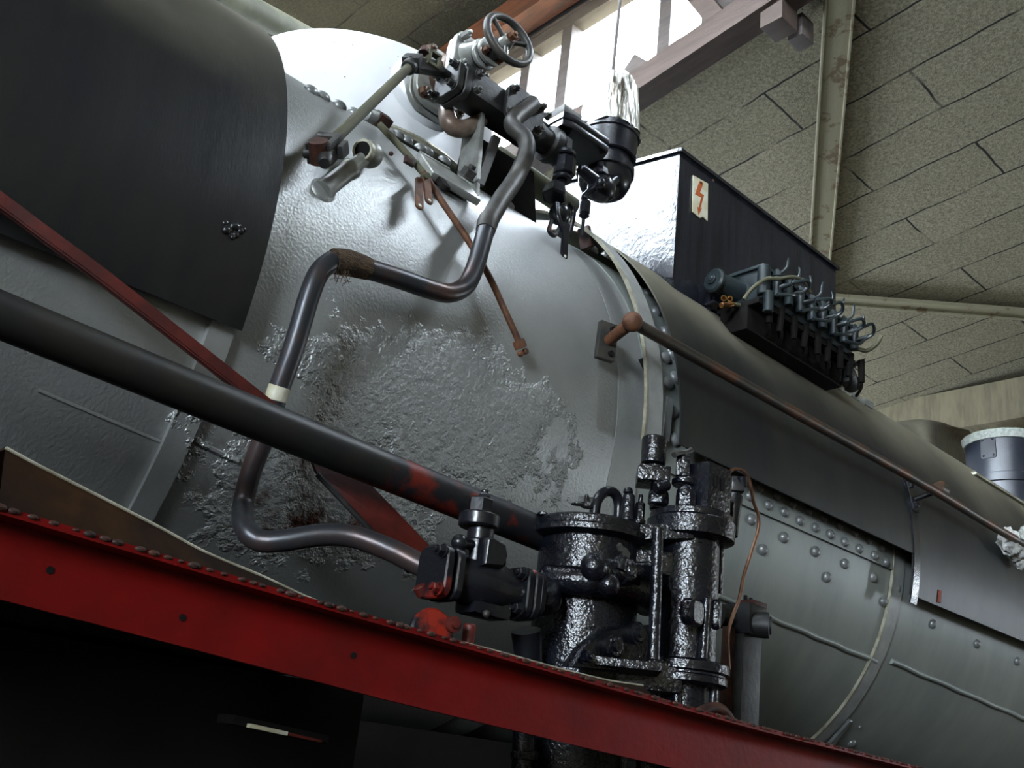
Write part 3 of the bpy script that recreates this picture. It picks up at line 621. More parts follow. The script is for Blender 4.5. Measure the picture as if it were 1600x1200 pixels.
# --- open ball socket on a short post
bs_ = thing('ball_socket', tuple(Pc(505, 298, .87)), 'silver ball-headed socket with an open mouth on a short slanting post', 'fitting')
b0, b1 = Pc(503, 299, .875), Py(577, 241, 1.775)
ba = (b1 - b0).normalized()
MB().lathe(b0, ba, [(0, .027), (.018, .026), (.02, .0225), (.10, .022), (.104, .0245), (.118, .0245), (.12, .018), (b1 - b0).length and ((b1 - b0).length, .018)], 28).build('post', 'silver', bs_)
MB().ball(b1, .0335, 32).build('ball', 'silver', bs_)
mo = (Py(563, 232, 1.755) - b1).normalized()
MB().lathe(b1 + mo * .016, mo, [(0, .0275), (.018, .0265), (.0195, .025), (.0195, .0205), (.012, .0195), (.012, 0)], 32).build('mouth_rim', 'edge', bs_)
MB().lathe(b1 + mo * .028, mo, [(0, .0198), (.006, .0198), (.0062, 0)], 24).build('mouth', 'nearblack', bs_)  # near-black disc painted as the shade inside the open mouth
MB().ball(Py(550, 268, 1.755), .006, 10).build('set_screw', 'edge', bs_)
MB().lathe(b0, rad(b0), [(0, .034), (.006, .031), (.010, .024)], 24).build('base', 'barrel', bs_)

# --- hanging link rod, rusty
lr = thing('link_rod', tuple(Pc(815, 545, .905)), 'thin rusty bent rod hanging down the silver boiler to a small fork', 'rod')
K = [(592, 197), (625, 232), (660, 272), (690, 318), (728, 374), (762, 432), (788, 488), (808, 532)]
pp = [Pc(*q, .908) + rad(Pc(*q, .908)) * .004 for q in K]
MB().tube(pp[:3], .0095, 12).build('upper_bar', 'olive', lr)
MB().tube(pp[2:], [.009, .009, .0088, .0085, .0085, .0085], 12).build('bar', 'rust', lr)
tp = Pc(597, 189, .915); MB().box(tp, (.04, .035, .045), (X, rad(tp), rad(tp).cross(X)), .005).build('top_eye', 'rustd', lr)
MB().cyl(tp - X * .05 - Z * .005, tp - X * .012, .02, .018, 16, .003).build('pivot_boss', 'barrel', lr)
for (a, b) in (((655, 283), (655, 322)), ((666, 278), (670, 314))):
    u_, l_ = Pc(*a, .925), Pc(*b, .925); d_ = (l_ - u_).normalized(); n = rad(u_); s_ = d_.cross(n)
    hp = MB().prism([(.0115 * math.cos(t), .0115 * math.sin(t) + (0 if math.sin(t) < 0 else (l_ - u_).length)) for t in [PI + 2 * PI * k / 20 for k in range(20)]], u_, s_, d_, .006, .001).build('link_plate', 'rust', lr)
    MB().cyl(l_ - n * .0038, l_ + n * .0038, .005, None, 12).build('painted_hole', 'plate', hp)  # pale disc stands in for light seen through the link
MB().cyl(Pc(661, 277, .91), Pc(668, 274, .945), .008, None, 12, .002).build('pin', 'olive', lr)
MB().box(Pc(640, 252, .915), (.03, .012, .02), bev=.003).build('clip', 'rustd', lr)
MB().ball(Pc(611, 240, .914), .006, 10).build('cotter', 'rustd', lr)
e_ = Pc(812, 538, .915); d_ = (Pc(820, 560, .915) - Pc(810, 535, .915)).normalized(); s_ = d_.cross(rad(e_))
MB().box(e_, (.022, .03, .018), (d_, s_, rad(e_)), .004).build('fork', 'rust', lr)
for q in (-1, 1): MB().prism([(.0075 * math.cos(t), .0075 * math.sin(t)) for t in [2 * PI * k / 12 for k in range(12)]], e_ + d_ * .022 + s_ * q * .0105, d_, s_, .012, .002).build('fork_eye', 'rust', lr)

# --- bent steam pipe from manifold down to the pump valve
sp = thing('steam_pipe', tuple(Py(400, 845, 1.62)), 'long bent grey-brown steam pipe crossing the silver boiler down to the air pump', 'pipe')
pts = [Ve((1.535, 1.90, 4.045)), Ve((1.537, 1.862, 4.045)), Py(800, 192, 1.835), Py(820, 216, 1.80), Py(822, 240, 1.79), Py(806, 278, 1.80), Pc(783, 312, .975), Pc(762, 348, .965)]
pts2 = [Pc(762, 348, .965), Pc(752, 385, .955), Pc(742, 418, .95), Pc(728, 446, .95), Pc(703, 458, .952), Pc(672, 452, .955), Pc(620, 434, .96), Pc(575, 420, .965)]
pts3 = [Pc(575, 420, .965), Pc(545, 411, .966), Pc(520, 408, .967)]
pts4 = [Pc(520, 408, .967), Pc(500, 424, .967), Pc(484, 460, .965), Pc(460, 540, .96), Pc(436, 608, .955), Pc(414, 678, .955), Pc(392, 738, .96), Pc(380, 790, .98), Py(383, 824, 1.69), Py(404, 844, 1.66), Py(440, 845, 1.63), Py(500, 836, 1.59), Py(550, 838, 1.555), Py(600, 855, 1.51), Py(640, 874, 1.47), Py(684, 898, 1.43)]
sp['_'] = 0; del sp['_']
MB().tube(pts, .0245, 20).build('upper_length', 'iron', sp)
MB().tube(pts2, .0225, 20).build('middle_length', 'pipe', sp)
MB().tube([pts2[0] - (pts2[1] - pts2[0]) * .2, pts2[0], pts2[0].lerp(pts2[1], .35)], [.0245, .0265, .0245], 20).build('sleeve', 'iron', sp)
MB().tube(pts3, [.024, .0285, .0265], 20, sub=12).build('wrapping', 'lag', sp)
MB().tube(pts4, [.0225] + [.0215] * 5 + [.0205] * 5 + [.021] * 5, 20).build('lower_length', 'pipe', sp)
a_, c_ = Pc(437, 604, .955), Pc(430, 626, .955)
MB().cyl(a_, c_, .0222, None, 20, .001).build('pale_collar', 'plate', sp)
fz = MB()
for k in range(16):
    q = Pc(522 + k * 1.6, 424 + random.uniform(-3, 5), .985); fz.tube([q, q + Ve((random.uniform(-.01, .01), -.006, random.uniform(-.02, -.004))), q + Ve((random.uniform(-.02, .02), -.01, random.uniform(-.035, -.012)))], .0006, 5, sub=3)
tag(fz.build('frayed_threads', 'lag', sp), kind='stuff')

# --- pressure head with canister
ph = thing('regulator_head', (1.80, 1.95, 3.72), 'glossy black regulator valve with drop linkage left of the foil-topped canister', 'valve')
hc = Py(893, 217, 1.95)
for dz, w_ in ((.014, .205), (-.014, .20)): MB().prism([(-.095, -.055), (-.06, -.07), (.10, -.07), (.115, -.04), (.115, .06), (-.06, .07), (-.095, .05)], Ve((hc.x, 1.95, hc.z + dz)), X, Y, .025, .003).build('head_plate', 'black', ph)
MB().box((hc.x - .055, 1.93, hc.z + .04), (.08, .07, .03), bev=.008).build('top_boss', 'iron', ph)
def stk(px, py, y): return Py(px, py, y)
def vc(mb, px, y, pa, pb, ra, rb=None, seg=24, bev=.004, tilt=0):
    a, b = stk(px, pa, y), stk(px, pb, y); a = Ve((b.x + tilt, b.y, a.z)); return mb.cyl(a, b, ra, rb, seg, bev)
yy = 1.915
m_ = MB(); vc(m_, 882, yy, 216, 240, .022, None, 6); m_.build('union_nut', 'black', ph)
m_ = MB(); vc(m_, 882, yy, 238, 246, .035); m_.build('collar', 'black', ph)
m_ = MB(); vc(m_, 881, yy, 246, 275, .033, .034, 8); m_.build('valve_body', 'black', ph)
m_ = MB(); vc(m_, 878, yy, 275, 283, .03); vc(m_, 877, yy, 283, 287, .016); m_.build('lower_collar', 'black', ph)
a_ = Py(868, 300, yy); MB().lathe(a_ - Ve((.0, 0, -.018)), Ve((-.15, -.1, -1)), [(0, .033), (.04, .04), (.046, .034)], 6, rot=.4).build('hex_nut', 'black', ph)
MB().ball(Py(874, 335, yy), .034, 20).build('bulb', 'black', ph)
MB().tube([Py(862, 345, yy - .02), Py(858, 360, yy - .03), Py(866, 368, yy - .03), Py(874, 356, yy - .02)], .007, 8).build('hook', 'dull', ph)
MB().tube([Py(888, 318, yy), Py(896, 330, yy), Py(893, 352, yy), Py(888, 368, yy)], .008, 10).build('fork_arm', 'black', ph)
MB().tube([Py(870, 318, yy - .02), Py(872, 340, yy - .03), Py(882, 365, yy - .03)], .009, 10).build('fork_arm', 'black', ph)
u_, l_ = Py(884, 352, yy - .035), Py(881, 401, yy - .035); d_ = (l_ - u_).normalized()
lk = MB().prism([(.012 * math.cos(t), .012 * math.sin(t) + (0 if math.sin(t) < 0 else (l_ - u_).length)) for t in [PI + 2 * PI * k / 20 for k in range(20)]], u_, X, d_, .01, .002).build('drop_link', 'black', ph)
MB().cyl(l_ - Y * .0058, l_ + Y * .006, .0048, None, 12).build('painted_hole', 'plate', lk)  # light through the link end, painted as a pale disc
tag(MB().tube([Py(860, 352, yy - .03), Py(857, 362, yy - .035)], .004, 6, smooth=False).build('red_wear', 'rustd', ph))
# canister
cn = thing('canister', (2.0, 2.0, 4.15), 'black round canister with a crumpled foil hood under the lantern window', 'canister')
cx_, cy_ = 2.005, 2.0
zt = Py(955, 172, 1.9).z; z1 = Py(950, 212, 1.9).z; z2 = Py(950, 226, 1.9).z; z3 = Py(948, 236, 1.9).z
MB().lathe((cx_, cy_, z1), Z, [(0, .094), (.004, .099), (zt - z1 - .02, .101), (zt - z1 - .018, .106), (zt - z1, .106), (zt - z1 + .002, .09)], 56).build('drum', 'black', cn)
MB().lathe((cx_, cy_, z3), Z, [(0, .092), (.003, .097), (z2 - z3, .097), (z2 - z3 + .004, .085), (z1 - z3 + .01, .085)], 56).build('lower_rim', 'black', cn)
MB().lathe((cx_, cy_, z3 + .002), -Z, [(0, .09), (.03, .088), (.06, .074), (.075, .05), (.08, 0)], 48).build('bowl', 'black', cn)
fo = MB(); zf = Py(962, 100, 1.92).z
n1, n2 = 64, 14; vs_ = []; fs_ = []
for i in range(n2 + 1):
    t = i / n2; z_ = zt - .002 + (zf - zt) * t
    for k in range(n1):
        th = 2 * PI * k / n1
        r = .104 - .022 * t ** 1.6 + .003 * math.sin(7 * th + 3 * math.sin(3 * t)) * (0.4 + .6 * t) + .0018 * math.sin(17 * th + 4 * t) + random.uniform(-.0006, .0006)
        if i == 0: r += .004 + .003 * math.sin(9 * th)
        vs_.append((cx_ + r * math.cos(th), cy_ + r * math.sin(th), z_ + (.006 * math.sin(5 * th) if i == 0 else 0)))
for i in range(n2):
    for k in range(n1): fs_.append((i * n1 + k, i * n1 + (k + 1) % n1, (i + 1) * n1 + (k + 1) % n1, (i + 1) * n1 + k))
fs_.append(tuple(range(n2 * n1, (n2 + 1) * n1)))
fo.add(vs_, fs_).build('foil_hood', 'foil', cn, ang=60)
# small oiler group hanging under the canister
og = thing('drip_oiler', (1.93, 1.93, 3.85), 'small glossy black drip fitting hanging under the foil-topped canister', 'oiler')
yo = 1.915
m_ = MB(); vc(m_, 938, yo, 252, 262, .010, None, 10); vc(m_, 938, yo, 262, 275, .022, .026, 6); m_.build('top_nut', 'black', og)
MB().ball(Py(940, 295, yo), .046, 24).build('elbow_body', 'black', og)
MB().ball(Py(938, 286, yo - .04), .017, 14).build('cap_screw', 'black', og)
MB().cyl(Py(905, 262, yo + .01), Py(935, 288, yo), .018, .024, 16, .004).build('arm', 'black', og)
MB().cyl(Py(950, 288, yo + .02), Py(965, 276, yo + .03), .022, .02, 16, .004).build('side_boss', 'black', og)
m_ = MB(); vc(m_, 913, yo - .02, 305, 313, .011); vc(m_, 913, yo - .02, 313, 335, .0165, .0165, 8); vc(m_, 912, yo - .02, 335, 342, .017, .009); m_.build('sight_glass', 'black', og)
m_ = MB(); vc(m_, 909, yo - .02, 341, 370, .0055, .005, 10, .001); m_.build('drip_tube', 'black', og)
MB().cyl(Py(913, 306, yo - .02), Py(930, 290, yo), .009, None, 12).build('branch', 'black', og)
cw = Py(963, 100, 2.0)
one('hanging_cable', MB().cyl((cx_ - .0, cy_ + .01, zf - .004), (cx_ + .03, cy_ + .01, LZ), .0065, None, 10), 'grey_t', 'thin cable dropping past the lantern window to the foil hood', 'cable')

# --- pipes on the far side
A_, B_ = Py(230, -72, 2.70), Py(470, 56, 3.05)
fp_ = thing('far_pipe', tuple(A_ - Z * .3), 'olive grey pipe behind the dome at the top left', 'pipe', 'pipes behind the boiler')
MB().cyl(A_ + (A_ - B_) * 2.2, B_ + (B_ - A_) * .3, .048, None, 24).build('pipe', 'olive', fp_)
for q in (-1.5, 1.1): P_ = A_ + (B_ - A_) * q; MB().cyl(P_, Ve((P_.x, P_.y, ZB + .9)), .014, None, 12).build('stanchion', 'olive', fp_)
one('far_pipe', MB().cyl(Py(775, 246, 2.2), Py(892, 326, 2.2), .042, None, 24), 'olive', 'olive grey pipe behind the regulator valve on the boiler top', 'pipe', 'pipes behind the boiler')

# --- box with high-voltage plate
bx0, bx1, byn = 2.27, 3.295, 1.90
sb = thing('sandbox', ((bx0 + bx1) / 2, YB, 3.78), 'big blue-black sheet steel box with a lightning warning plate on top of the boiler', 'box')
def arcpts(R, y0, y1, n=16): return [(yy, ZB + math.sqrt(R * R - (yy - YB) ** 2)) for yy in [y0 + (y1 - y0) * k / n for k in range(n + 1)]]
yf = 2 * YB - byn
prof = arcpts(.9445, yf, byn) + [(byn, 4.303), (YB, 4.435), (yf, 4.303)]
MB().prism(prof, ((bx0 + bx1) / 2, 0, 0), Y, Z, bx1 - bx0, .0).build('body', 'box', sb, ang=30)
ep = [(yf - .002, 3.80), (yf - .002, 4.302), (YB, 4.434), (byn + .002, 4.302), (byn + .002, 3.80)] + [(a, b + .002) for a, b in arcpts(.9445, byn + .06, yf - .06)]
MB().prism(ep, (bx0 - .001, 0, 0), Y, Z, .004, 0).build('end_panel', 'boxend', sb, flat=True)
lid = [(byn - .012, 4.300), (YB, 4.437), (yf + .012, 4.300), (yf + .012, 4.314), (YB, 4.452), (byn - .012, 4.314)]
MB().prism(lid, ((bx0 + bx1) / 2, 0, 0), Y, Z, bx1 - bx0 + .03, .003).build('lid', 'box', sb, ang=30)
P_ = [Py(*q, byn - .003) for q in ((1082.5, 274), (1105.5, 287), (1105, 346), (1098, 339), (1093, 341), (1081.5, 331))]
o_ = Ve((P_[0].x, byn - .0035, P_[0].z))
wp = MB().prism([(p.x - o_.x, p.z - o_.z) for p in P_], o_, X, Z, .004, .0005).build('warning_plate', 'plate', sb)
Z_ = [(1093, 283), (1099, 286), (1093.5, 301), (1100, 305), (1094, 326), (1096.8, 325), (1091.5, 336), (1089.5, 323), (1092, 324.5), (1095.5, 308.5), (1086, 303.5)]
P_ = [Py(*q, byn - .0058) for q in Z_]
zb = MB(); zb.add([Ve((p.x, byn - .0056, p.z)) for p in P_] + [Ve((p.x, byn - .0064, p.z)) for p in P_], [tuple(range(11)), tuple(range(21, 10, -1))] + [(i, (i + 1) % 11, 11 + (i + 1) % 11, 11 + i) for i in range(11)])
zb.build('lightning_bolt', 'orange', wp, flat=True)
MB().cyl(Py(1095, 286, byn - .005), Py(1095, 286, byn - .005) - Y * .003, .006, None, 10).build('screw', 'rustd', wp)
MB().ball(Py(1114, 282, byn), .005, 8).build('screw', 'copper', sb)
a_ = Py(1109, 462, byn - .004); MB().box(a_, (.012, .012, .12), bev=.002).build('angle_bracket', 'box', sb)
a_ = Py(1115, 478, byn - .02); MB().box(a_, (.06, .05, .008), bev=.002).build('angle_bracket', 'box', sb)
for q in (452, 467): bolt(Py(1112, q, byn - .006), -Y, .008, .012, sb, 'box')

# --- mechanical lubricator
lb = thing('lubricator', (2.8, 1.78, 3.74), 'dark many-piped mechanical lubricator bolted to the side of the blue-black box', 'lubricator')
lt = MB().box((2.80, 1.79, 3.838), (.58, .15, .115), bev=.012).build('tank', 'lub', lb)
MB().box((2.80, 1.79, 3.899), (.60, .165, .012), bev=.004).build('tank_lid', 'lub', lb)
MB().cyl(Ve((2.41, 1.835, 3.835)), Ve((2.52, 1.82, 3.835)), .032, .042, 28, .004).build('drive_boss', 'lub', lb)
MB().cyl(Ve((2.395, 1.837, 3.835)), Ve((2.415, 1.835, 3.835)), .043, None, 28, .006).hexb((2.398, 1.837, 3.835), -X, .018, .012).build('ratchet_cap', 'lub', lb)
MB().cyl(Ve((2.515, 1.715, 3.79)), Ve((2.515, 1.715, 3.90)), .022, None, 20, .003).build('corner_column', 'lub', lb)
MB().cyl(Ve((2.52, 1.70, 3.725)), Ve((2.52, 1.70, 3.80)), .017, .019, 18, .003).build('drain_cock', 'lub', lb)
yl = 1.70
for k in range(8):
    xx = 2.57 + k * .072; zt_ = 3.878 - .003 * (k % 2)
    el = MB().cyl((xx, yl, 3.80), (xx, yl, zt_), .0165, .0155, 16, .002).build('pump_element', 'lub', lb)
    MB().hexb((xx, yl, zt_), Z, .015, .022).build('element_nut', 'lub', el)
    MB().cyl((xx, yl - .006, 3.835), (xx + .012, yl - .05, 3.845), .010, .009, 12, .002).build('outlet', 'lub', el)
    d = random.uniform(-.01, .014)
    MB().tube([Ve((xx + .0, yl - .01, zt_ + .01)), Ve((xx + .01, yl - .03, zt_ + .03)), Ve((xx + .012, yl - .035, zt_ + .055 + d)), Ve((xx + .02 + d, yl - .03, zt_ + .075 + d))], [.0055, .005, .0045, .003], 8).build('lever', 'lub', el)
    if k % 3 != 1:
        MB().tube([Ve((xx + .012, yl - .05, 3.845)), Ve((xx + .045, yl - .085, 3.86 + d)), Ve((xx + .075, yl - .075, 3.85)), Ve((xx + .06, yl - .045, 3.825)), Ve((xx + .01, yl - .055, 3.80 - d)), Ve((xx - .05, yl - .035, 3.78))], .0062, 8).build('oil_pipe', 'lub', el)
MB().tube([Ve((2.44, 1.74, 3.75)), Ve((2.455, 1.72, 3.79)), Ve((2.49, 1.69, 3.833)), Ve((2.53, 1.67, 3.845)), Ve((2.60, 1.655, 3.878)), Ve((2.66, 1.65, 3.885)), Ve((2.71, 1.66, 3.87))], .0068, 10).build('oil_pipe', 'olive', lb)
MB().box((2.80, 1.80, 3.765), (.62, .17, .02), bev=.004).build('shelf', 'nearblack', lb)
for k in range(9):  # valves and feed pipes coloured near-black as if in deep shade
    xx = 2.55 + k * .075
    MB().cyl((xx, 1.715 + .01 * (k % 2), 3.70), (xx, 1.715, 3.79), .011, .013, 12, .002).build('check_valve', 'nearblack', lb)
    MB().tube([Ve((xx, 1.715, 3.70)), Ve((xx + .02, 1.73, 3.685)), Ve((xx + .06, 1.77, 3.68))], .006, 8).build('feed_pipe', 'nearblack', lb)
MB().tube([Ve((3.10, 1.72, 3.83)), Ve((3.14, 1.69, 3.82)), Ve((3.17, 1.665, 3.85)), Ve((3.19, 1.655, 3.89))], .008, 10).build('oil_pipe', 'olive', lb)
MB().cyl(Ve((3.08, 1.74, 3.72)), Ve((3.17, 1.76, 3.70)), .035, .03, 16, .006).build('end_gland', 'dull', lb)
MB().cyl(Py(1308, 585, 1.86), Py(1352, 560, 1.86), .022, .002, 12).build('end_spike', 'nearblack', lb)
MB().box((2.79, 1.815, 3.715), (.60, .11, .09), bev=.004).build('under_tank_shade', 'nearblack', lb)  # dark box added as the shade beneath the tank
bf = thing('brass_union', tuple(Py(1138, 475, 1.80)), 'pair of small brass unions beside the lubricator', 'fitting')
for (a, b) in ((1131, 466), (1140.5, 467)):
    p = Py(a, b, 1.795); d_ = (EYE - p).normalized(); MB().lathe(p, d_, [(-.03, .009), (0, .0105), (.003, .0095), (.003, .006), (-.02, .006)], 16).build('union_end', 'brass', bf)
MB().cyl(Py(1127, 477, 1.79), Py(1146, 476, 1.79), .010, None, 12, .002).build('cross_tube', 'brass', bf)
MB().cyl(Py(1146, 476, 1.79), Py(1161, 479, 1.80), .008, .011, 12, .002).build('tail', 'olive', bf)

# --- handrail
hr = thing('handrail', (3.2, 1.6, 3.34), 'long brown handrail along the right half of the boiler with a ball end', 'handrail')
b_ = Py(988, 503, 1.6)
MB().ball(b_, .0275, 24).build('ball_end', 'rust', hr)
MB().tube([b_, Ve((2.6, 1.6, b_.z + .001)), Ve((3.4, 1.6, 3.353)), Ve((4.2, 1.6, 3.338)), Ve((6.5, 1.6, 3.335))], .0172, 16).build('rail', 'hand', hr)
pl = Py(950, 533, 1.70)
MB().cyl(pl, b_, .0155, .0175, 16, .002).build('stem', 'rust', hr)
fp = MB().prism(rrect(.058, .112, .004), pl + Y * .006 + Ve((-.0, 0, 0)), Ve((1, -.25, .0)), Ve((.05, 0, 1)), .018, .002).build('end_plate', 'iron', hr)
for q in (-1, 1): MB().cyl(pl + Ve((.008, -.012, q * .036)), pl + Ve((.008, .0, q * .036)), .0085, None, 14).build('bolt_hole', 'nearblack', fp)
cj = Py(1471, 765, 1.6)
MB().cyl(cj - X * .03, cj + X * .02, .0225, .0235, 18, .004).build('support_collar', 'hand', hr)
MB().ball(cj + Z * .016, .017, 12).build('support_knob', 'rust', hr)
st0 = Py(1428, 781, 1.675)
MB().cyl(cj, st0, .009, .011, 12).build('support_stem', 'black', hr)
p = Pc(1424, 775, .952); n = rad(p)
MB().prism([(-.022, -.06), (.022, -.06), (.022, .06), (-.022, .06)], p, X, n.cross(X), .012, .003).build('support_foot', 'black', hr)
for q in (-1, 1): MB().hexb(p + n * .004 + n.cross(X) * q * .04, n, .010, .014).build('foot_bolt', 'black', hr)

# --- chimney, canvas and bits on the far top
chx = Py(1569, 700, YB).x
ch = thing('chimney', (chx, YB, 4.05), 'short blue-black chimney with a pale flat cap at the far right', 'chimney')
def chz(py):
    d = ray(1552, py); return CAMZ + d.z * (math.hypot(chx, YB) - .25) / math.hypot(d.x, d.y)
zc1, zc0, zcb = chz(680), chz(736), chz(750)
MB().lathe((chx, YB, 3.95), Z, [(0, .245), (zc1 - 3.95 + .02, .245)], 56).build('barrel', 'chim', ch)
MB().lathe((chx, YB, zcb), Z, [(0, .25), (.004, .257), (zc0 - zcb - .004, .257), (zc0 - zcb, .25)], 56).build('band', 'chim', ch)
MB().lathe((chx, YB, zc1 - .012), Z, [(0, .258), (.05, .272), (.062, .258), (.065, 0)], 18).build('cap', 'cap', ch)
nc = (EYE - Ve((chx, YB, 4.4))); nc.z = 0; nc.normalize(); nc = Matrix.Rotation(-.40, 3, 'Z') @ nc; nt_ = Z.cross(nc)
pc2 = Ve((chx, YB, chz(697))) + nc * .2455
tp_ = MB().prism(rrect(.10, .15, .012), pc2, nt_, Z, .008, .001).build('patch_plate', 'chim', ch)
for (a, b) in ((-1, 1), (1, 1), (-1, -1), (1, -1)): rivet(pc2 + nc * .004 + nt_ * a * .034 + Z * b * .055, nc, .009, tp_, 'plate_rivet', 'chim')
G_ = [[(1365, 664, 3.0), (1405, 655, 3.0), (1432, 650, 3.0), (1452, 651, 3.0), (1482, 655, 3.0), (1520, 664, 3.0)],
      [(1365, 690, 2.92), (1407, 684, 2.92), (1434, 672, 2.94), (1455, 665, 2.80), (1470, 672, 3.25), (1515, 682, 3.3)],
      [(1365, 730, 2.9), (1410, 728, 2.9), (1442, 728, 2.9), (1470, 712, 2.8), (1478, 725, 3.25), (1515, 728, 3.3)]]
vs_ = [Py(*q) for row in G_ for q in row]; vs_ = [p + Ve((0, .35, -.06)) for p in vs_[:6]] + vs_; fs_ = [(r * 6 + c, r * 6 + c + 1, r * 6 + c + 7, r * 6 + c + 6) for r in range(3) for c in range(5)]
cv = MB().add(vs_, fs_).build('canvas_cover', 'tarp', None, ang=180)
sm = cv.modifiers.new('sub', 'SUBSURF'); sm.levels = sm.render_levels = 3; sm.boundary_smooth = 'PRESERVE_CORNERS'
sm = cv.modifiers.new('thick', 'SOLIDIFY'); sm.thickness = .012
tag(cv, 'dusty grey-green canvas cover draped behind the boiler beside the chimney', 'cover')
for k, ((px, py), lab) in enumerate((((1313, 607), 'pale step block on the boiler top, nearest the blue-black box'), ((1335, 620), 'pale step block on the boiler top, middle of its three'), ((1357, 633), 'pale step block on the boiler top, farthest from the blue-black box'))):
    p = Pc(px, py + 6, .944); q = thing('step_block', tuple(p), lab, 'block', 'step blocks on the boiler top')
    MB().box(p + Ve((.05, .05, .044)), (.07, .06, .028), bev=.004).build('tread', 'cap', q); MB().box(p + Ve((.06, .06, .0)), (.10, .05, .05), bev=.004).build('leg', 'nearblack', q)
# crumpled white paper stuffed at the right edge
pr = thing('crumpled_paper', tuple(Pc(1590, 860, .95)), 'crumpled white paper wad hanging below the handrail at the right edge', 'paper')
def wad(cs, nm, mt):
    mb = MB()
    for (px, py, R, r) in cs:
        c = Pc(px, py, R); n1, n2 = 22, 13; vs_ = []; fs_ = []
        for i in range(n2 + 1):
            for k in range(n1):
                th = 2 * PI * k / n1; ph_ = PI * i / n2; q = r * (.95 + .12 * math.sin(3 * th + 5 * ph_) + .08 * math.sin(7 * th - 3 * ph_) + random.uniform(-.07, .07))
                vs_.append(c + Ve((q * math.sin(ph_) * math.cos(th), q * .8 * math.sin(ph_) * math.sin(th), q * math.cos(ph_))))
        for i in range(n2):
            for k in range(n1): fs_.append((i * n1 + k, i * n1 + (k + 1) % n1, (i + 1) * n1 + (k + 1) % n1, (i + 1) * n1 + k))
        mb.add(vs_, fs_)
    return mb.build(nm, mt, pr, ang=25)
wad([(1577, 846, 1.0, .055), (1590, 856, 1.0, .045)], 'wad', 'cloth'); wad([(1585, 868, .98, .024), (1594, 878, .98, .03)], 'torn_end', 'cloth'); wad([(1606, 845, 1.0, .06)], 'grey_wad', 'cap')

# ================================================================== RODS, BRACE AND FOOTPLATE IN FRONT
rr_ = thing('reach_rod', tuple(Py(400, 665, 1.5)), 'thick dark tube slanting across the lower picture to the air pump, its paint worn red', 'tube')
A_, B_ = Py(-420, 322, 1.5), Py(850, 836, 1.525); C_ = A_.lerp(B_, (Py(598, 735, 1.513).x - A_.x) / (B_.x - A_.x))
MB().cyl(A_, C_, .0345, .0357, 36).build('tube', 'reachblk', rr_)
MB().cyl(C_, B_, .0357, .0365, 36).build('worn_end', 'reach', rr_)
db = thing('diagonal_brace', tuple(Py(660, 865, 1.5)), 'dark red ribbed brace bar slanting behind the thick dark tube', 'brace')
K = [(-160, 205, 1.66), (0, 318, 1.65), (80, 377, 1.64), (165, 440, 1.63), (300, 546, 1.615), (430, 648, 1.60), (480, 690, 1.595)]
pts = [Py(*k) for k in K]
sec = [(-1, -.9), (1, -.9), (1, .25), (.72, .25), (.72, .45), (.42, .45), (.42, .25), (.1, .25), (.1, .45), (-.2, .45), (-.2, .25), (-.5, .25), (-.5, .55), (-1, .55)]
dv = (pts[-1] - pts[0]).normalized(); hv_ = (Y * -1).cross(dv).normalized()
MB().tube(pts, .0165, prof=[(-b, a) for (a, b) in sec][::-1], hint=-Ve((WX.y, WY.y, WZ.y)), sub=6).build('bar', 'redbar', db)
q = [Py(470, 672, 1.60), Py(563, 740, 1.58), Py(690, 872, 1.55), Py(600, 850, 1.55), Py(496, 740, 1.58)]
gm = MB(); n_ = Ve((0, .012, .004)); gm.add(q + [p + n_ for p in q], [(0, 1, 2, 3, 4), (9, 8, 7, 6, 5)] + [(i, (i + 1) % 5, 5 + (i + 1) % 5, 5 + i) for i in range(5)])
gm.build('gusset_plate', 'redbar', db, flat=True)
MB().tube([Py(496, 741, 1.575), Py(600, 851, 1.545), Py(640, 893, 1.54)], .006, 8, smooth=False).build('gusset_rib', 'dull', db)
a_, c_ = Py(-200, 163, 1.67), Py(175, 434, 1.65)
MB().cyl(a_, c_, .006, None, 10).build('thin_rod', 'iron', db)

# red valance beam under the footplate
BY = 1.12
bm_ = thing('footplate_beam', (1.5, BY, 2.2), 'long dark red steel beam across the foreground with a rusty top lip', 'beam')
TOPL = [(-1.6, 2.484), (0.28, 2.399), (.53, 2.385), (.67, 2.378), (1.15, 2.357), (1.60, 2.338), (1.87, 2.331), (2.84, 2.305), (3.8, 2.282)]
BOTL = [(-1.6, 2.405), (.305, 2.313), (.523, 2.299), (.80, 2.280), (1.01, 2.269), (1.22, 2.258), (1.41, 2.249), (2.8, 2.212), (3.8, 2.188)]
TOPL = [(a, 2.2 + (b - 2.2) * .953) for a, b in TOPL]
def topz(x):
    for a, b in zip(TOPL[:-1], TOPL[1:]):
        if x <= b[0]: break
    return a[1] + (b[1] - a[1]) * (x - a[0]) / (b[0] - a[0])
MB().prism(BOTL + TOPL[::-1], (0, BY + .005, 0), X, Z, .01).build('web', 'red', bm_, flat=True)
MB().tube([Ve((x_, BY + .015, z_ + .004)) for x_, z_ in TOPL], 1, prof=[(-.004, -.055), (.004, -.055), (.004, .055), (-.004, .055)], hint=Z, smooth=False).build('top_lip', 'red', bm_, flat=True)
wm = MB()
for k in range(150):
    x_ = .05 + k * .0182 + random.uniform(-.006, .006); r = random.uniform(.0018, .0042)
    wm.lathe((x_, BY - .040 + random.uniform(-.001, .001), topz(x_) + .006), X, [(-r * 2.2, 0), (-r * 1.2, r * .8), (0, r), (r * 1.2, r * .8), (r * 2.2, 0)], 8)
tag(wm.build('rusty_weld', 'rustd', bm_), kind='stuff')
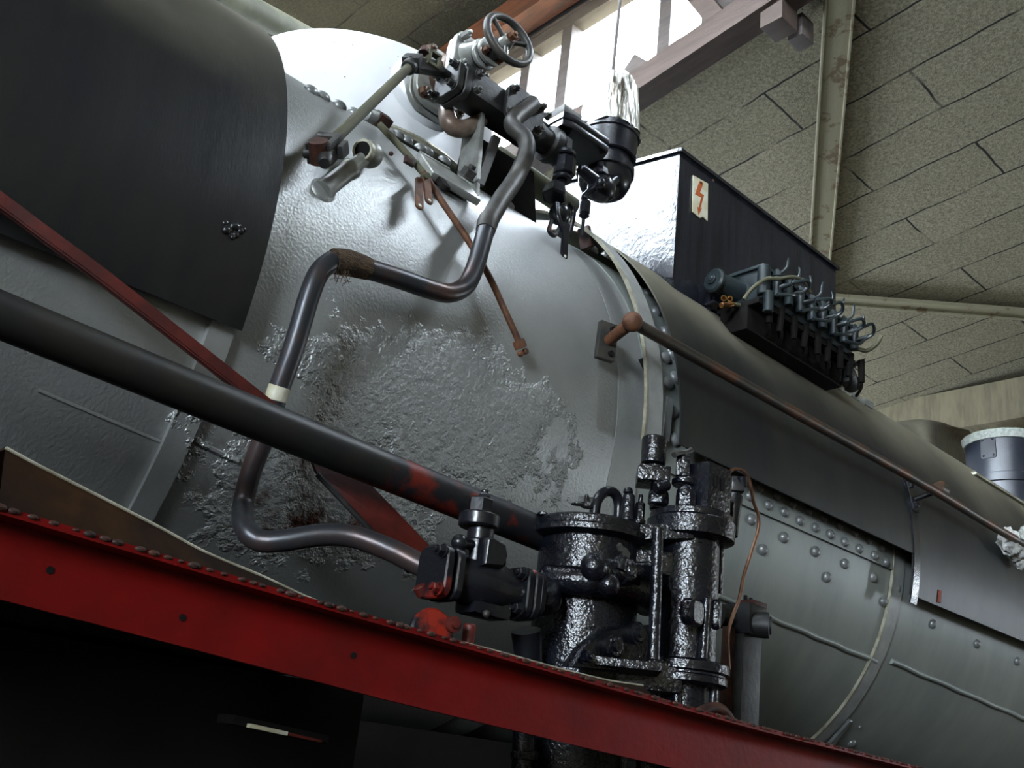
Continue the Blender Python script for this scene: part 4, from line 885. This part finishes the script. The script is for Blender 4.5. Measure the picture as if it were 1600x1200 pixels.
for (px, py) in ((78, 891), (552, 1024), (285, 965)):
    p = Py(px, py, BY); MB().lathe(p + Y * .002, -Y, [(0, .0042), (.003, .0042), (.0032, 0)], 12).build('painted_hole', 'nearblack', bm_)  # dark disc painted for the shade in a small opening
# loose sheet on the footplate, curling up to the left
fs = thing('footplate_sheet', (.75, 1.2, 2.38), 'thin brown deck sheet curling up above the red beam, its lit edge painted pale', 'sheet')
ed = [Py(px, py, 1.20) for px, py in ((8, 702), (60, 730), (125, 763), (248, 826), (320, 865), (408, 902), (491, 940), (569, 965), (651, 989), (762, 1016), (875, 1047), (950, 1065), (1004, 1073))]
vs_ = []; fs_ = []
for p in ed:
    zl = topz(p.x) + .004
    vs_ += [(p.x, 1.145, min(zl, p.z - .004)), (p.x, 1.20, p.z), (p.x, 1.56, p.z + .004), (p.x, 1.145, min(zl, p.z - .004) + .003), (p.x, 1.202, p.z + .003), (p.x, 1.56, p.z + .007)]
n = len(ed)
for i in range(n - 1):
    a, b = i * 6, i * 6 + 6
    fs_ += [(a, a + 1, b + 1, b)] + [(a + 3, b + 3, b + 4, a + 4)] + [(a, b, b + 3, a + 3), (a + 1 + 0, a + 1, b + 1)][:1]
    if p and ed[i + 1].x < 1.02: fs_ += [(a + 1, a + 2, b + 2, b + 1), (a + 4, b + 4, b + 5, a + 5), (a + 2, a + 5, b + 5, b + 2)]
fs_ += [(0, 3, 4, 1), (1, 4, 5, 2)]
MB().add(vs_, fs_).build('sheet', 'sheet', fs, flat=True)
MB().tube([p + Z * .002 for p in ed], .0021, 8, sub=5).build('lit_edge', 'edge', fs)  # light caught by the sheet's edge, painted as a pale bead
# main frame and lower works, coloured near-black to keep the shade below dark
fr = thing('main_frame', (2.5, 2.2, 0), 'near-black main frame of the engine in the shade under the red beam', 'frame')
MB().box((2.5, 2.28, 1.15), (11, .05, 2.3), bev=.004).build('frame_plate', 'nearblack', fr)
MB().box((2.5, 2.94, 1.15), (11, .05, 2.3), bev=.004).build('frame_plate', 'nearblack', fr)
for x_ in (-1.8, .2, 2.6, 5.2): MB().box((x_, 2.61, 1.4), (.08, .62, 1.4), bev=.004).build('cross_stay', 'nearblack', fr)
MB().box((-.35, 1.52, 2.335), (2.6, .76, .012), bev=.002).build('deck_plate', 'nearblack', fr)
MB().box((3.9, 1.52, 2.20), (3.6, .76, .012), bev=.002).build('deck_plate', 'nearblack', fr)
MB().box((-.3, 1.72, 2.12), (2.7, .4, .4), bev=.02).build('air_tank_box', 'nearblack', fr)
a_, c_ = Py(386, 1133, 1.30), Py(500, 1158, 1.30)
ls = thing('glint_strip', tuple(a_.lerp(c_, .5)), 'narrow pale and red strip painted as a glint under the red beam', 'strip')  # glint of light below the beam, built from coloured strips
MB().box(a_.lerp(c_, .27), ((c_ - a_).length * .5, .012, .0055), (c_ - a_, Y, Z), .001).build('pale_part', 'plate', ls)
MB().box(a_.lerp(c_, .77), ((c_ - a_).length * .46, .012, .004), (c_ - a_, Y, Z), .001).build('red_part', 'redbar', ls)
MB().box(a_.lerp(c_, .5) + Ve((0, .03, .004)), ((c_ - a_).length * 1.3, .05, .012), (c_ - a_, Y, Z), .001).build('carrier', 'nearblack', ls)

# ================================================================== AIR PUMP
ap = thing('air_pump', (1.56, 1.40, 2.05), 'glossy black two-cylinder air pump thick with paint in front of the boiler', 'pump')
RY, LY = 1.30, 1.45
RX, LXX = Py(1076, 900, RY).x, Py(918, 900, LY).x
def zat(px, py, ax_, ay_, r):
    d = ray(px, py); t = (math.hypot(ax_, ay_) - r) / math.hypot(d.x, d.y); return CAMZ + d.z * t
def zr(py): return zat(1076, py, RX, RY, .088)
def zl(py): return zat(918, py, LXX, LY, .128)
L_ = MB(); L_.lathe((LXX, LY, 1.98), Z, [(0, .10), (.02, .108), (zl(828) - 1.98, .108)], 64); L_.build('large_cylinder', 'gloss', ap)
t0, t1, t2 = zl(829), zl(813), zl(798)
MB().lathe((LXX, LY, t0), Z, [(0, .118), (.006, .133), (t1 - t0 - .004, .133), (t1 - t0, .128), (t1 - t0 + .001, .124), (t2 - t0 - .005, .124), (t2 - t0, .118), (t2 - t0 + .006, .09), (t2 - t0 + .008, 0)], 72).build('large_head', 'gloss', ap)
R_ = MB(); R_.lathe((RX, RY, zr(1045)), Z, [(0, .062), (zr(820) - zr(1045), .062)], 48); R_.build('small_cylinder', 'gloss', ap)
u0, u1, u2 = zr(824), zr(799), zr(783) - .006
MB().lathe((RX, RY, u0 - .012), Z, [(0, .07), (.006, .092), (u1 - u0 + .008, .094), (u1 - u0 + .012, .09), (u1 - u0 + .013, .088), (u2 - u0 + .008, .088), (u2 - u0 + .012, .082), (u2 - u0 + .016, .06), (u2 - u0 + .017, 0)], 64).build('small_head', 'gloss', ap)
w0, w1, w2, w3 = zr(1027), zr(1046), zr(1049), zr(1065)
MB().lathe((RX, RY, w3), Z, [(0, .078), (.004, .086), (w2 - w3 - .003, .086), (w2 - w3, .082), (w1 - w3, .082), (w1 - w3 + .003, .090), (w0 - w3 - .004, .090), (w0 - w3, .084), (w0 - w3 + .004, .062)], 64).build('small_foot_flange', 'gloss', ap)
MB().lathe((RX, RY, 2.1), Z, [(0, .045), (w3 - 2.1, .045)], 32).build('piston_gland', 'gloss', ap)
for a_ in (0.4, 2.0, 3.6, 5.2): MB().cyl((RX + .06 * math.cos(a_), RY + .06 * math.sin(a_), 2.36), (RX + .06 * math.cos(a_), RY + .06 * math.sin(a_), w3 + .002), .009, None, 12).build('stud', 'gloss', ap)
# web joining the heads, thick casting between the cylinders
dLR = Ve((RX - LXX, RY - LY, 0)); cLR = Ve(((RX + LXX) / 2, (RY + LY) / 2, 0)); dn = dLR.normalized(); ds = Z.cross(dn)
MB().box(cLR + Z * ((t0 + u0) / 2 + .004) - ds * .0, (dLR.length, .15, .034), (dn + Z * .12, ds, Z), .008).build('head_web', 'gloss', ap)
MB().box(cLR + Z * (t0 - .032) - ds * .01, (dLR.length * .8, .075, .05), (dn, ds, Z), .012).build('neck_casting', 'gloss', ap)
MB().box(cLR + Z * 2.42 - ds * .03, (dLR.length * .9, .10, .06), (dn, ds, Z), .012).build('foot_casting', 'gloss', ap)
MB().box(Py(965, 1040, 1.30), (.16, .10, .016), (dn, ds, Z), .004).build('foot_ledge', 'gloss', ap)
# steam belt round the big cylinder, swinging into the inlet valve
zbel = zl(906)
bt = [Ve((LXX + .132 * math.cos(a), LY + .132 * math.sin(a), zbel - .004)) for a in [math.radians(q) for q in range(-30, -186, -12)]]
vE = Py(826, 930, 1.40)
bt += [vE + X * .05, vE]
MB().tube(bt, .0285, 20, sub=4).build('steam_belt', 'gloss', ap)
MB().prism(rrect(.085, .085, .02), vE, Y, Z, .016, .003).build('belt_flange', 'redworn', ap)
# vertical rib and side lugs on the small cylinder
MB().cyl(Py(1021, 1030, 1.245), Py(1028, 826, 1.245), .0115, .0115, 14).build('rib', 'gloss', ap)
MB().prism(rrect(.058, .052, .016), Py(1081, 957, RY - .068), Ve((1, .25, 0)), Z, .03, .006).build('side_lug', 'gloss', ap)
MB().cyl(Py(1098, 1030, 1.232), Py(1104, 934, 1.232), .0085, None, 14, .002).build('tie_bolt', 'gloss', ap)
MB().prism(rrect(.022, .062, .01), Py(1115, 960, 1.245), Ve((1, .4, 0)), Z, .028, .005).build('outer_lug', 'gloss', ap)
MB().box(Py(1120, 870, 1.30), (.012, .03, .16), bev=.004).build('edge_rib', 'gloss', ap)
# cock with butterfly handle between the cylinders
c0, c1, c2 = Py(928, 886, 1.275), Py(966, 893, 1.275), Py(1014, 893, 1.275)
ck = MB().cyl(c0, c1, .022, .0235, 20, .003).ball(c0, .0265, 20).build('cock', 'gloss', ap)
MB().cyl(c1 - (c1 - c0) * .05, c1 + (c2 - c1) * .3, .028, None, 20, .004).build('cock_collar', 'gloss', ck)
MB().cyl(c1, c2, .018, .02, 16).build('cock_stem', 'gloss', ck)
MB().ball(Py(951, 914, 1.262), .0215, 16).build('cock_plug', 'gloss', ck)
MB().cyl(Py(968, 890, 1.255), Py(976, 866, 1.25), .012, .008, 12).build('cock_spindle', 'gloss', ck)
h0, h1 = Py(963, 848, 1.245), Py(984, 872, 1.245); hd = (h1 - h0).normalized()
MB().prism([(-.019, -.004), (-.008, -.009), (0, -.005), (.008, -.010), (.02, -.004), (.019, .006), (.006, .009), (-.004, .005), (-.016, .006)], (h0 + h1) / 2, hd, hd.cross(Y), .007, .002).build('cock_handle', 'iron', ck)
# lower web plate with nuts
P_ = [Py(*q, 1.315) for q in ((884, 1042), (903, 1012), (936, 985), (958, 980), (1014, 976), (1014, 1046), (950, 1050))]
o_ = P_[0]; lw = MB().prism([(p.x - o_.x, p.z - o_.z) for p in P_], o_, X, Z, .03, .004).build('drain_web', 'gloss', ap)
for (px, py, r) in ((953, 1010, .024), (990, 989, .0215)):
    p = Py(px, py, 1.30); MB().lathe(p, -Y, [(0, r), (.012, r), (.014, r * .8), (.018, r * .75), (.018, r * .45), (.024, r * .45), (.025, 0)], 24).build('valve_cap', 'gloss', ap)
MB().hexb(Py(913, 1026, 1.298), -Y, .011, .016).build('bolt', 'gloss', ap)
# top gear
ZTR, ZTL = u2 + .006, t2 + .004
def tcy(name, px, pa, pb, y, ra, rb=None, seg=24, par=ap, m='gloss'):
    a, b = Py(px, pa, y), Py(px, pb, y)
    if pa >= 785: a.z = ZTR if px > 1002 else ZTL
    return MB().cyl((b.x, y, a.z), (b.x, y, b.z), ra, rb, seg, .003).build(name, m, par)
tv = tcy('valve_chamber', 1023, 728, 684, 1.36, .0275, None, 32)
tcy('chamber_ring', 1023, 734, 728, 1.36, .025, None, 32, tv)
MB().box(Py(1020, 746, 1.36), (.07, .08, .034), (dn, ds, Z), .004).build('chamber_block', 'gloss', ap)
tcy('chamber_stem', 1030, 795, 752, 1.36, .018)
MB().ball(Py(1029, 775, 1.33), .022, 18).build('dome_nut', 'gloss', ap); tcy('dome_nut_base', 1029, 788, 775, 1.33, .0225, None, 6)
MB().ball(Py(1072, 772, 1.29), .021, 18).build('dome_nut', 'gloss', ap); tcy('dome_nut_base', 1072, 789, 772, 1.29, .0215, None, 6)
MB().cyl(Py(1024, 762, 1.31), Py(1044, 757, 1.30), .013, None, 14, .003).build('cross_plug', 'gloss', ap)
tcy('collar', 1070, 760, 749, 1.31, .028); tcy('collar_hub', 1070, 749, 742, 1.31, .02)
lc = MB().box(Py(1067, 728, 1.31), (.03, .02, .05), (dn, ds, Z), .004).build('lever_post', 'gloss', ap)
MB().tube([Py(1053, 711, 1.305), Py(1060, 708, 1.305), Py(1072, 707, 1.305), Py(1080, 703, 1.305)], .0065, 10).build('lever_cap', 'iron', lc)
bc = Py(1108, 755, 1.25); zt2, zb2 = Py(1108, 719, 1.25).z, Py(1108, 792, 1.25).z
zb2 = ZTR - .004
bxm = MB().box((bc.x + .038, 1.25 + .036, (zt2 + zb2) / 2), (.08, .072, zt2 - zb2), bev=.004).build('governor_box', 'gloss', ap)
for px, py in ((1119, 752), (1129.5, 757)): MB().prism(rrect(.010, .03, .0045), Py(px, py, 1.249), X, Z, .004, .0005).build('slot', 'nearblack', bxm)
MB().lathe((bc.x + .05, 1.29, zt2), Z, [(0, .022), (.006, .02), (.01, .012), (.011, 0)], 20).build('box_cap', 'dull', bxm)
MB().box(Py(1152, 758, 1.31), (.03, .03, .035), (dn, ds, Z), .004).build('union_block', 'black', ap)
MB().cyl(Py(1158, 745, 1.30), Py(1160, 762, 1.30), .014, .012, 10, .002).build('union_nut', 'black', ap)
MB().tube([Py(1150, 775, 1.30), Py(1147, 790, 1.30), Py(1145, 815, 1.30), Py(1143, 838, 1.30)], [.016, .017, .014, .014], 14).build('side_pipe', 'black', ap)
MB().cyl(Py(1130, 850, 1.27), Py(1131, 828, 1.27), .012, .012, 12, .002).build('side_bolt', 'black', ap)
ht = [Py(929, 802, 1.42), Py(932, 785, 1.42), Py(945, 769, 1.42), Py(960, 771, 1.42), Py(967, 790, 1.42), Py(967, 790, 1.42)]
ht[0].z = ht[-1].z = ZTL - .004
MB().tube(ht, .0115, 14).build('lifting_loop', 'black', ap)
tcy('oil_cup', 983, 802, 772, 1.36, .0165, .0125, 20); tcy('oil_cup_cap', 982, 772, 762, 1.36, .011, .009, 12)
for (px, py, y) in ((901, 797, 1.36), (917, 797, 1.355), (847, 812, 1.49), (1000, 797, 1.34)): q_ = Py(px, py, y); MB().hexb(Ve((q_.x, q_.y, ZTL - .003)), Z, .0105, Py(px, py - 14, y).z - ZTL).build('head_nut', 'gloss', ap)
MB().box(Py(915, 781, 1.37), (.03, .01, .012), (dn, ds, Z), .003).build('head_clip', 'dull', ap)
tcy('head_stud', 917, 795, 772, 1.36, .0045, None, 10)
# lower works hanging below the beam
MB().cyl(Py(818, 1140, 1.42), Py(812, 1330, 1.42), .020, None, 20).build('drain_pipe', 'gloss', ap)
MB().cyl(Py(820, 1172, 1.42), Py(819, 1188, 1.42), .026, None, 8, .003).build('drain_union', 'gloss', ap)
MB().hexb(Py(941, 1180, 1.30), -Y, .012, .014).build('lower_bolt', 'iron', ap)
MB().cyl(Py(1012, 1178, 1.32), Py(1008, 1330, 1.32), .022, None, 16).build('lower_gland', 'gloss', ap)

# --- inlet valve at the pump's left
iv = thing('inlet_valve', (1.16, 1.40, 2.42), 'black steam inlet valve with red-worn flanges between the bent pipe and the pump', 'valve')
vA, vB = Py(688, 896, 1.40), Py(812, 929, 1.40); vz = (vA.z + vB.z) / 2
MB().lathe((vA.x, 1.40, vA.z), (vB - vA), [(0, .03), (.03, .034), ((vB - vA).length * .35, .047), ((vB - vA).length * .65, .047), ((vB - vA).length - .02, .034), ((vB - vA).length, .03)], 28).build('valve_body', 'black', iv)
for q, mm in ((vA - X * .012, 'redworn'), (vA + X * .014, 'black'), (vB - X * .010, 'black'), (vB + X * .010, 'redworn')):
    MB().prism(rrect(.085, .095, .022), q, Y, Z, .018, .003).build('flange', mm, iv)
for q in (vA, vB):
    for (a, b) in ((-1, 1), (-1, -1)): MB().hexb(q + Ve((-.022, a * .030, b * .033)), -X, .010, .016).build('flange_bolt', 'redworn', iv)
def icy(name, px, pa, pb, ra, rb=None, seg=24, y=1.40, m='black'):
    a, b = Py(px, pa, y), Py(px, pb, y); return MB().cyl((b.x, y, a.z), (b.x, y, b.z), ra, rb, seg, .003).build(name, m, iv)
icy('bonnet', 750, 893, 846, .036, .034); icy('neck', 752, 848, 824, .025)
icy('gland_collar', 750, 826, 804, .0385, .039); icy('gland_nut', 752, 805, 779, .0235, .024, 6); icy('spindle_nut', 757, 780, 771, .0125, .011, 6); icy('spindle', 758, 772, 765, .007, None, 12)
MB().ball(Py(718, 848, 1.38), .0155, 16).build('plug', 'black', iv)
MB().cyl(Py(720, 847, 1.38), Py(740, 853, 1.39), .010, None, 12).build('plug_stem', 'black', iv)
MB().prism([(-.02, -.03), (.03, -.024), (.038, .0), (.03, .018), (-.01, .026), (-.02, .02)], Py(764, 862, 1.365), X, Z, .03, .006).build('bonnet_lug', 'black', iv)
MB().cyl(Py(752, 883, 1.37), Py(787, 876, 1.36), .010, .011, 12, .002).build('lug_bolt', 'black', iv)
MB().box((Py(757, 935, 1.40)), (.09, .06, .07), bev=.012).build('lower_body', 'black', iv)
MB().ball(Py(760, 959, 1.365), .007, 10).build('drain_plug', 'iron', iv)
dp = Py(682, 988, 1.36); MB().lathe(dp + Y * .02, Ve((-.25, -1, .1)), [(0, .039), (.012, .04), (.016, .036), (.018, 0)], 32).build('drain_cover', 'redworn', iv)
MB().lathe(Py(706, 976, 1.34), Ve((-.2, -1, 0)), [(0, .014), (.01, .014), (.011, .008), (.018, .007), (.019, 0)], 16).build('cover_nut', 'redbar', iv)
icy('drain_post', 735, 1020, 975, .012, None, 14, 1.36, 'redbar')
MB().cyl(Py(655, 915, 1.42), Py(662, 930, 1.42), .012, None, 10, .002).build('hook_bolt', 'redbar', iv)
MB().cyl(Py(826, 1035, 1.45), Py(822, 985, 1.44), .026, .03, 20).build('red_stub', 'redworn', iv)

# --- post and shaft at the right of the pump
gp = thing('shaft_post', tuple(Py(1160, 1110, 1.46)), 'dark upright post carrying a round-headed pivot right of the air pump', 'post')
P0, P1 = Py(1160, 1140, 1.46), Py(1166, 985, 1.46)
MB().box((P0 + P1) / 2 , (.075, .04, (P1 - P0).length), (X, Y, P1 - P0), .004).build('post', 'dull', gp)
MB().box((P0 + P1) / 2 + Ve((-.05, .015, -.0)), (.03, .02, (P1 - P0).length), (X, Y, P1 - P0), .003).build('rusty_backing', 'rustd', gp)
MB().box(Py(1165, 970, 1.46), (.075, .075, .075), bev=.006).build('pivot_block', 'black', gp)
MB().cyl(Py(1125, 962, 1.50), Py(1162, 970, 1.47), .03, .03, 18).build('cross_shaft', 'black', gp)
pv = Py(1182, 976, 1.43); pd = Ve((.5, -.85, 0)).normalized()
MB().lathe(pv, pd, [(-.03, .028), (.0, .03), (.018, .032), (.03, .031), (.032, .022), (.036, .021), (.037, 0)], 32).build('pivot_head', 'dull', gp)
for k, (px, py) in enumerate(((1165, 930), (1173, 934), (1183, 941), (1192, 948))): MB().cyl(Py(px, py + 12, 1.46), Py(px, py, 1.46), .006, .005, 8, .001).build('top_stud', 'dull', gp)
MB().box(Py(1175, 950, 1.455), (.06, .05, .03), (X, Y, Z), .004).build('top_clip', 'redbar', gp)
ctb = [Py(px, py, y) for px, py, y in ((1138, 739, 1.33), (1147, 733, 1.325), (1160, 735, 1.32), (1169, 746, 1.32), (1174, 765, 1.32), (1178, 786, 1.325), (1185, 806, 1.33), (1184, 830, 1.335), (1173, 866, 1.34), (1162, 900, 1.35), (1155, 935, 1.36), (1144, 965, 1.365), (1137, 990, 1.37), (1137, 1015, 1.375), (1139, 1045, 1.38))]
one('copper_tube', MB().tube(ctb, .0042, 10, sub=6), 'copper', 'thin wavy copper tube hanging from the top of the air pump', 'tube')
one('rope_end', MB().tube([Py(1088, 1121, 1.15), Py(1103, 1108, 1.15), Py(1122, 1106, 1.15), Py(1136, 1118, 1.15), Py(1146, 1136, 1.15)], .010, 10), 'rustd', 'curled dirty rope end lying on the lip of the red beam below the pump', 'rope')

# ================================================================== CAMERA, LIGHT, RENDER LOOK
cam = bpy.data.cameras.new('camera'); cam.sensor_width = 36; cam.lens = 36 * FPX / 1600; cam.clip_start = .05
co = bpy.data.objects.new('camera', cam); COL.objects.link(co)
co.matrix_world = Matrix(((WX.x, -WX.y, -WX.z, 0), (WY.x, -WY.y, -WY.z, 0), (WZ.x, -WZ.y, -WZ.z, CAMZ), (0, 0, 0, 1)))
sc.camera = co
w = bpy.data.worlds.new('sky'); sc.world = w; w.use_nodes = True
bg = w.node_tree.nodes['Background']; bg.inputs[0].default_value = (.86, .94, 1.0, 1); bg.inputs[1].default_value = 85
sc.cycles.use_denoising = True
sc.cycles.max_bounces = 8; sc.cycles.diffuse_bounces = 5; sc.cycles.glossy_bounces = 4; sc.cycles.transparent_max_bounces = 12
sc.cycles.sample_clamp_indirect = 6
sc.cycles.caustics_reflective = False; sc.cycles.caustics_refractive = False
vs = sc.view_settings; vs.view_transform = 'Standard'; vs.look = 'None'; vs.gamma = 1; vs.use_curve_mapping = False; vs.exposure = .18
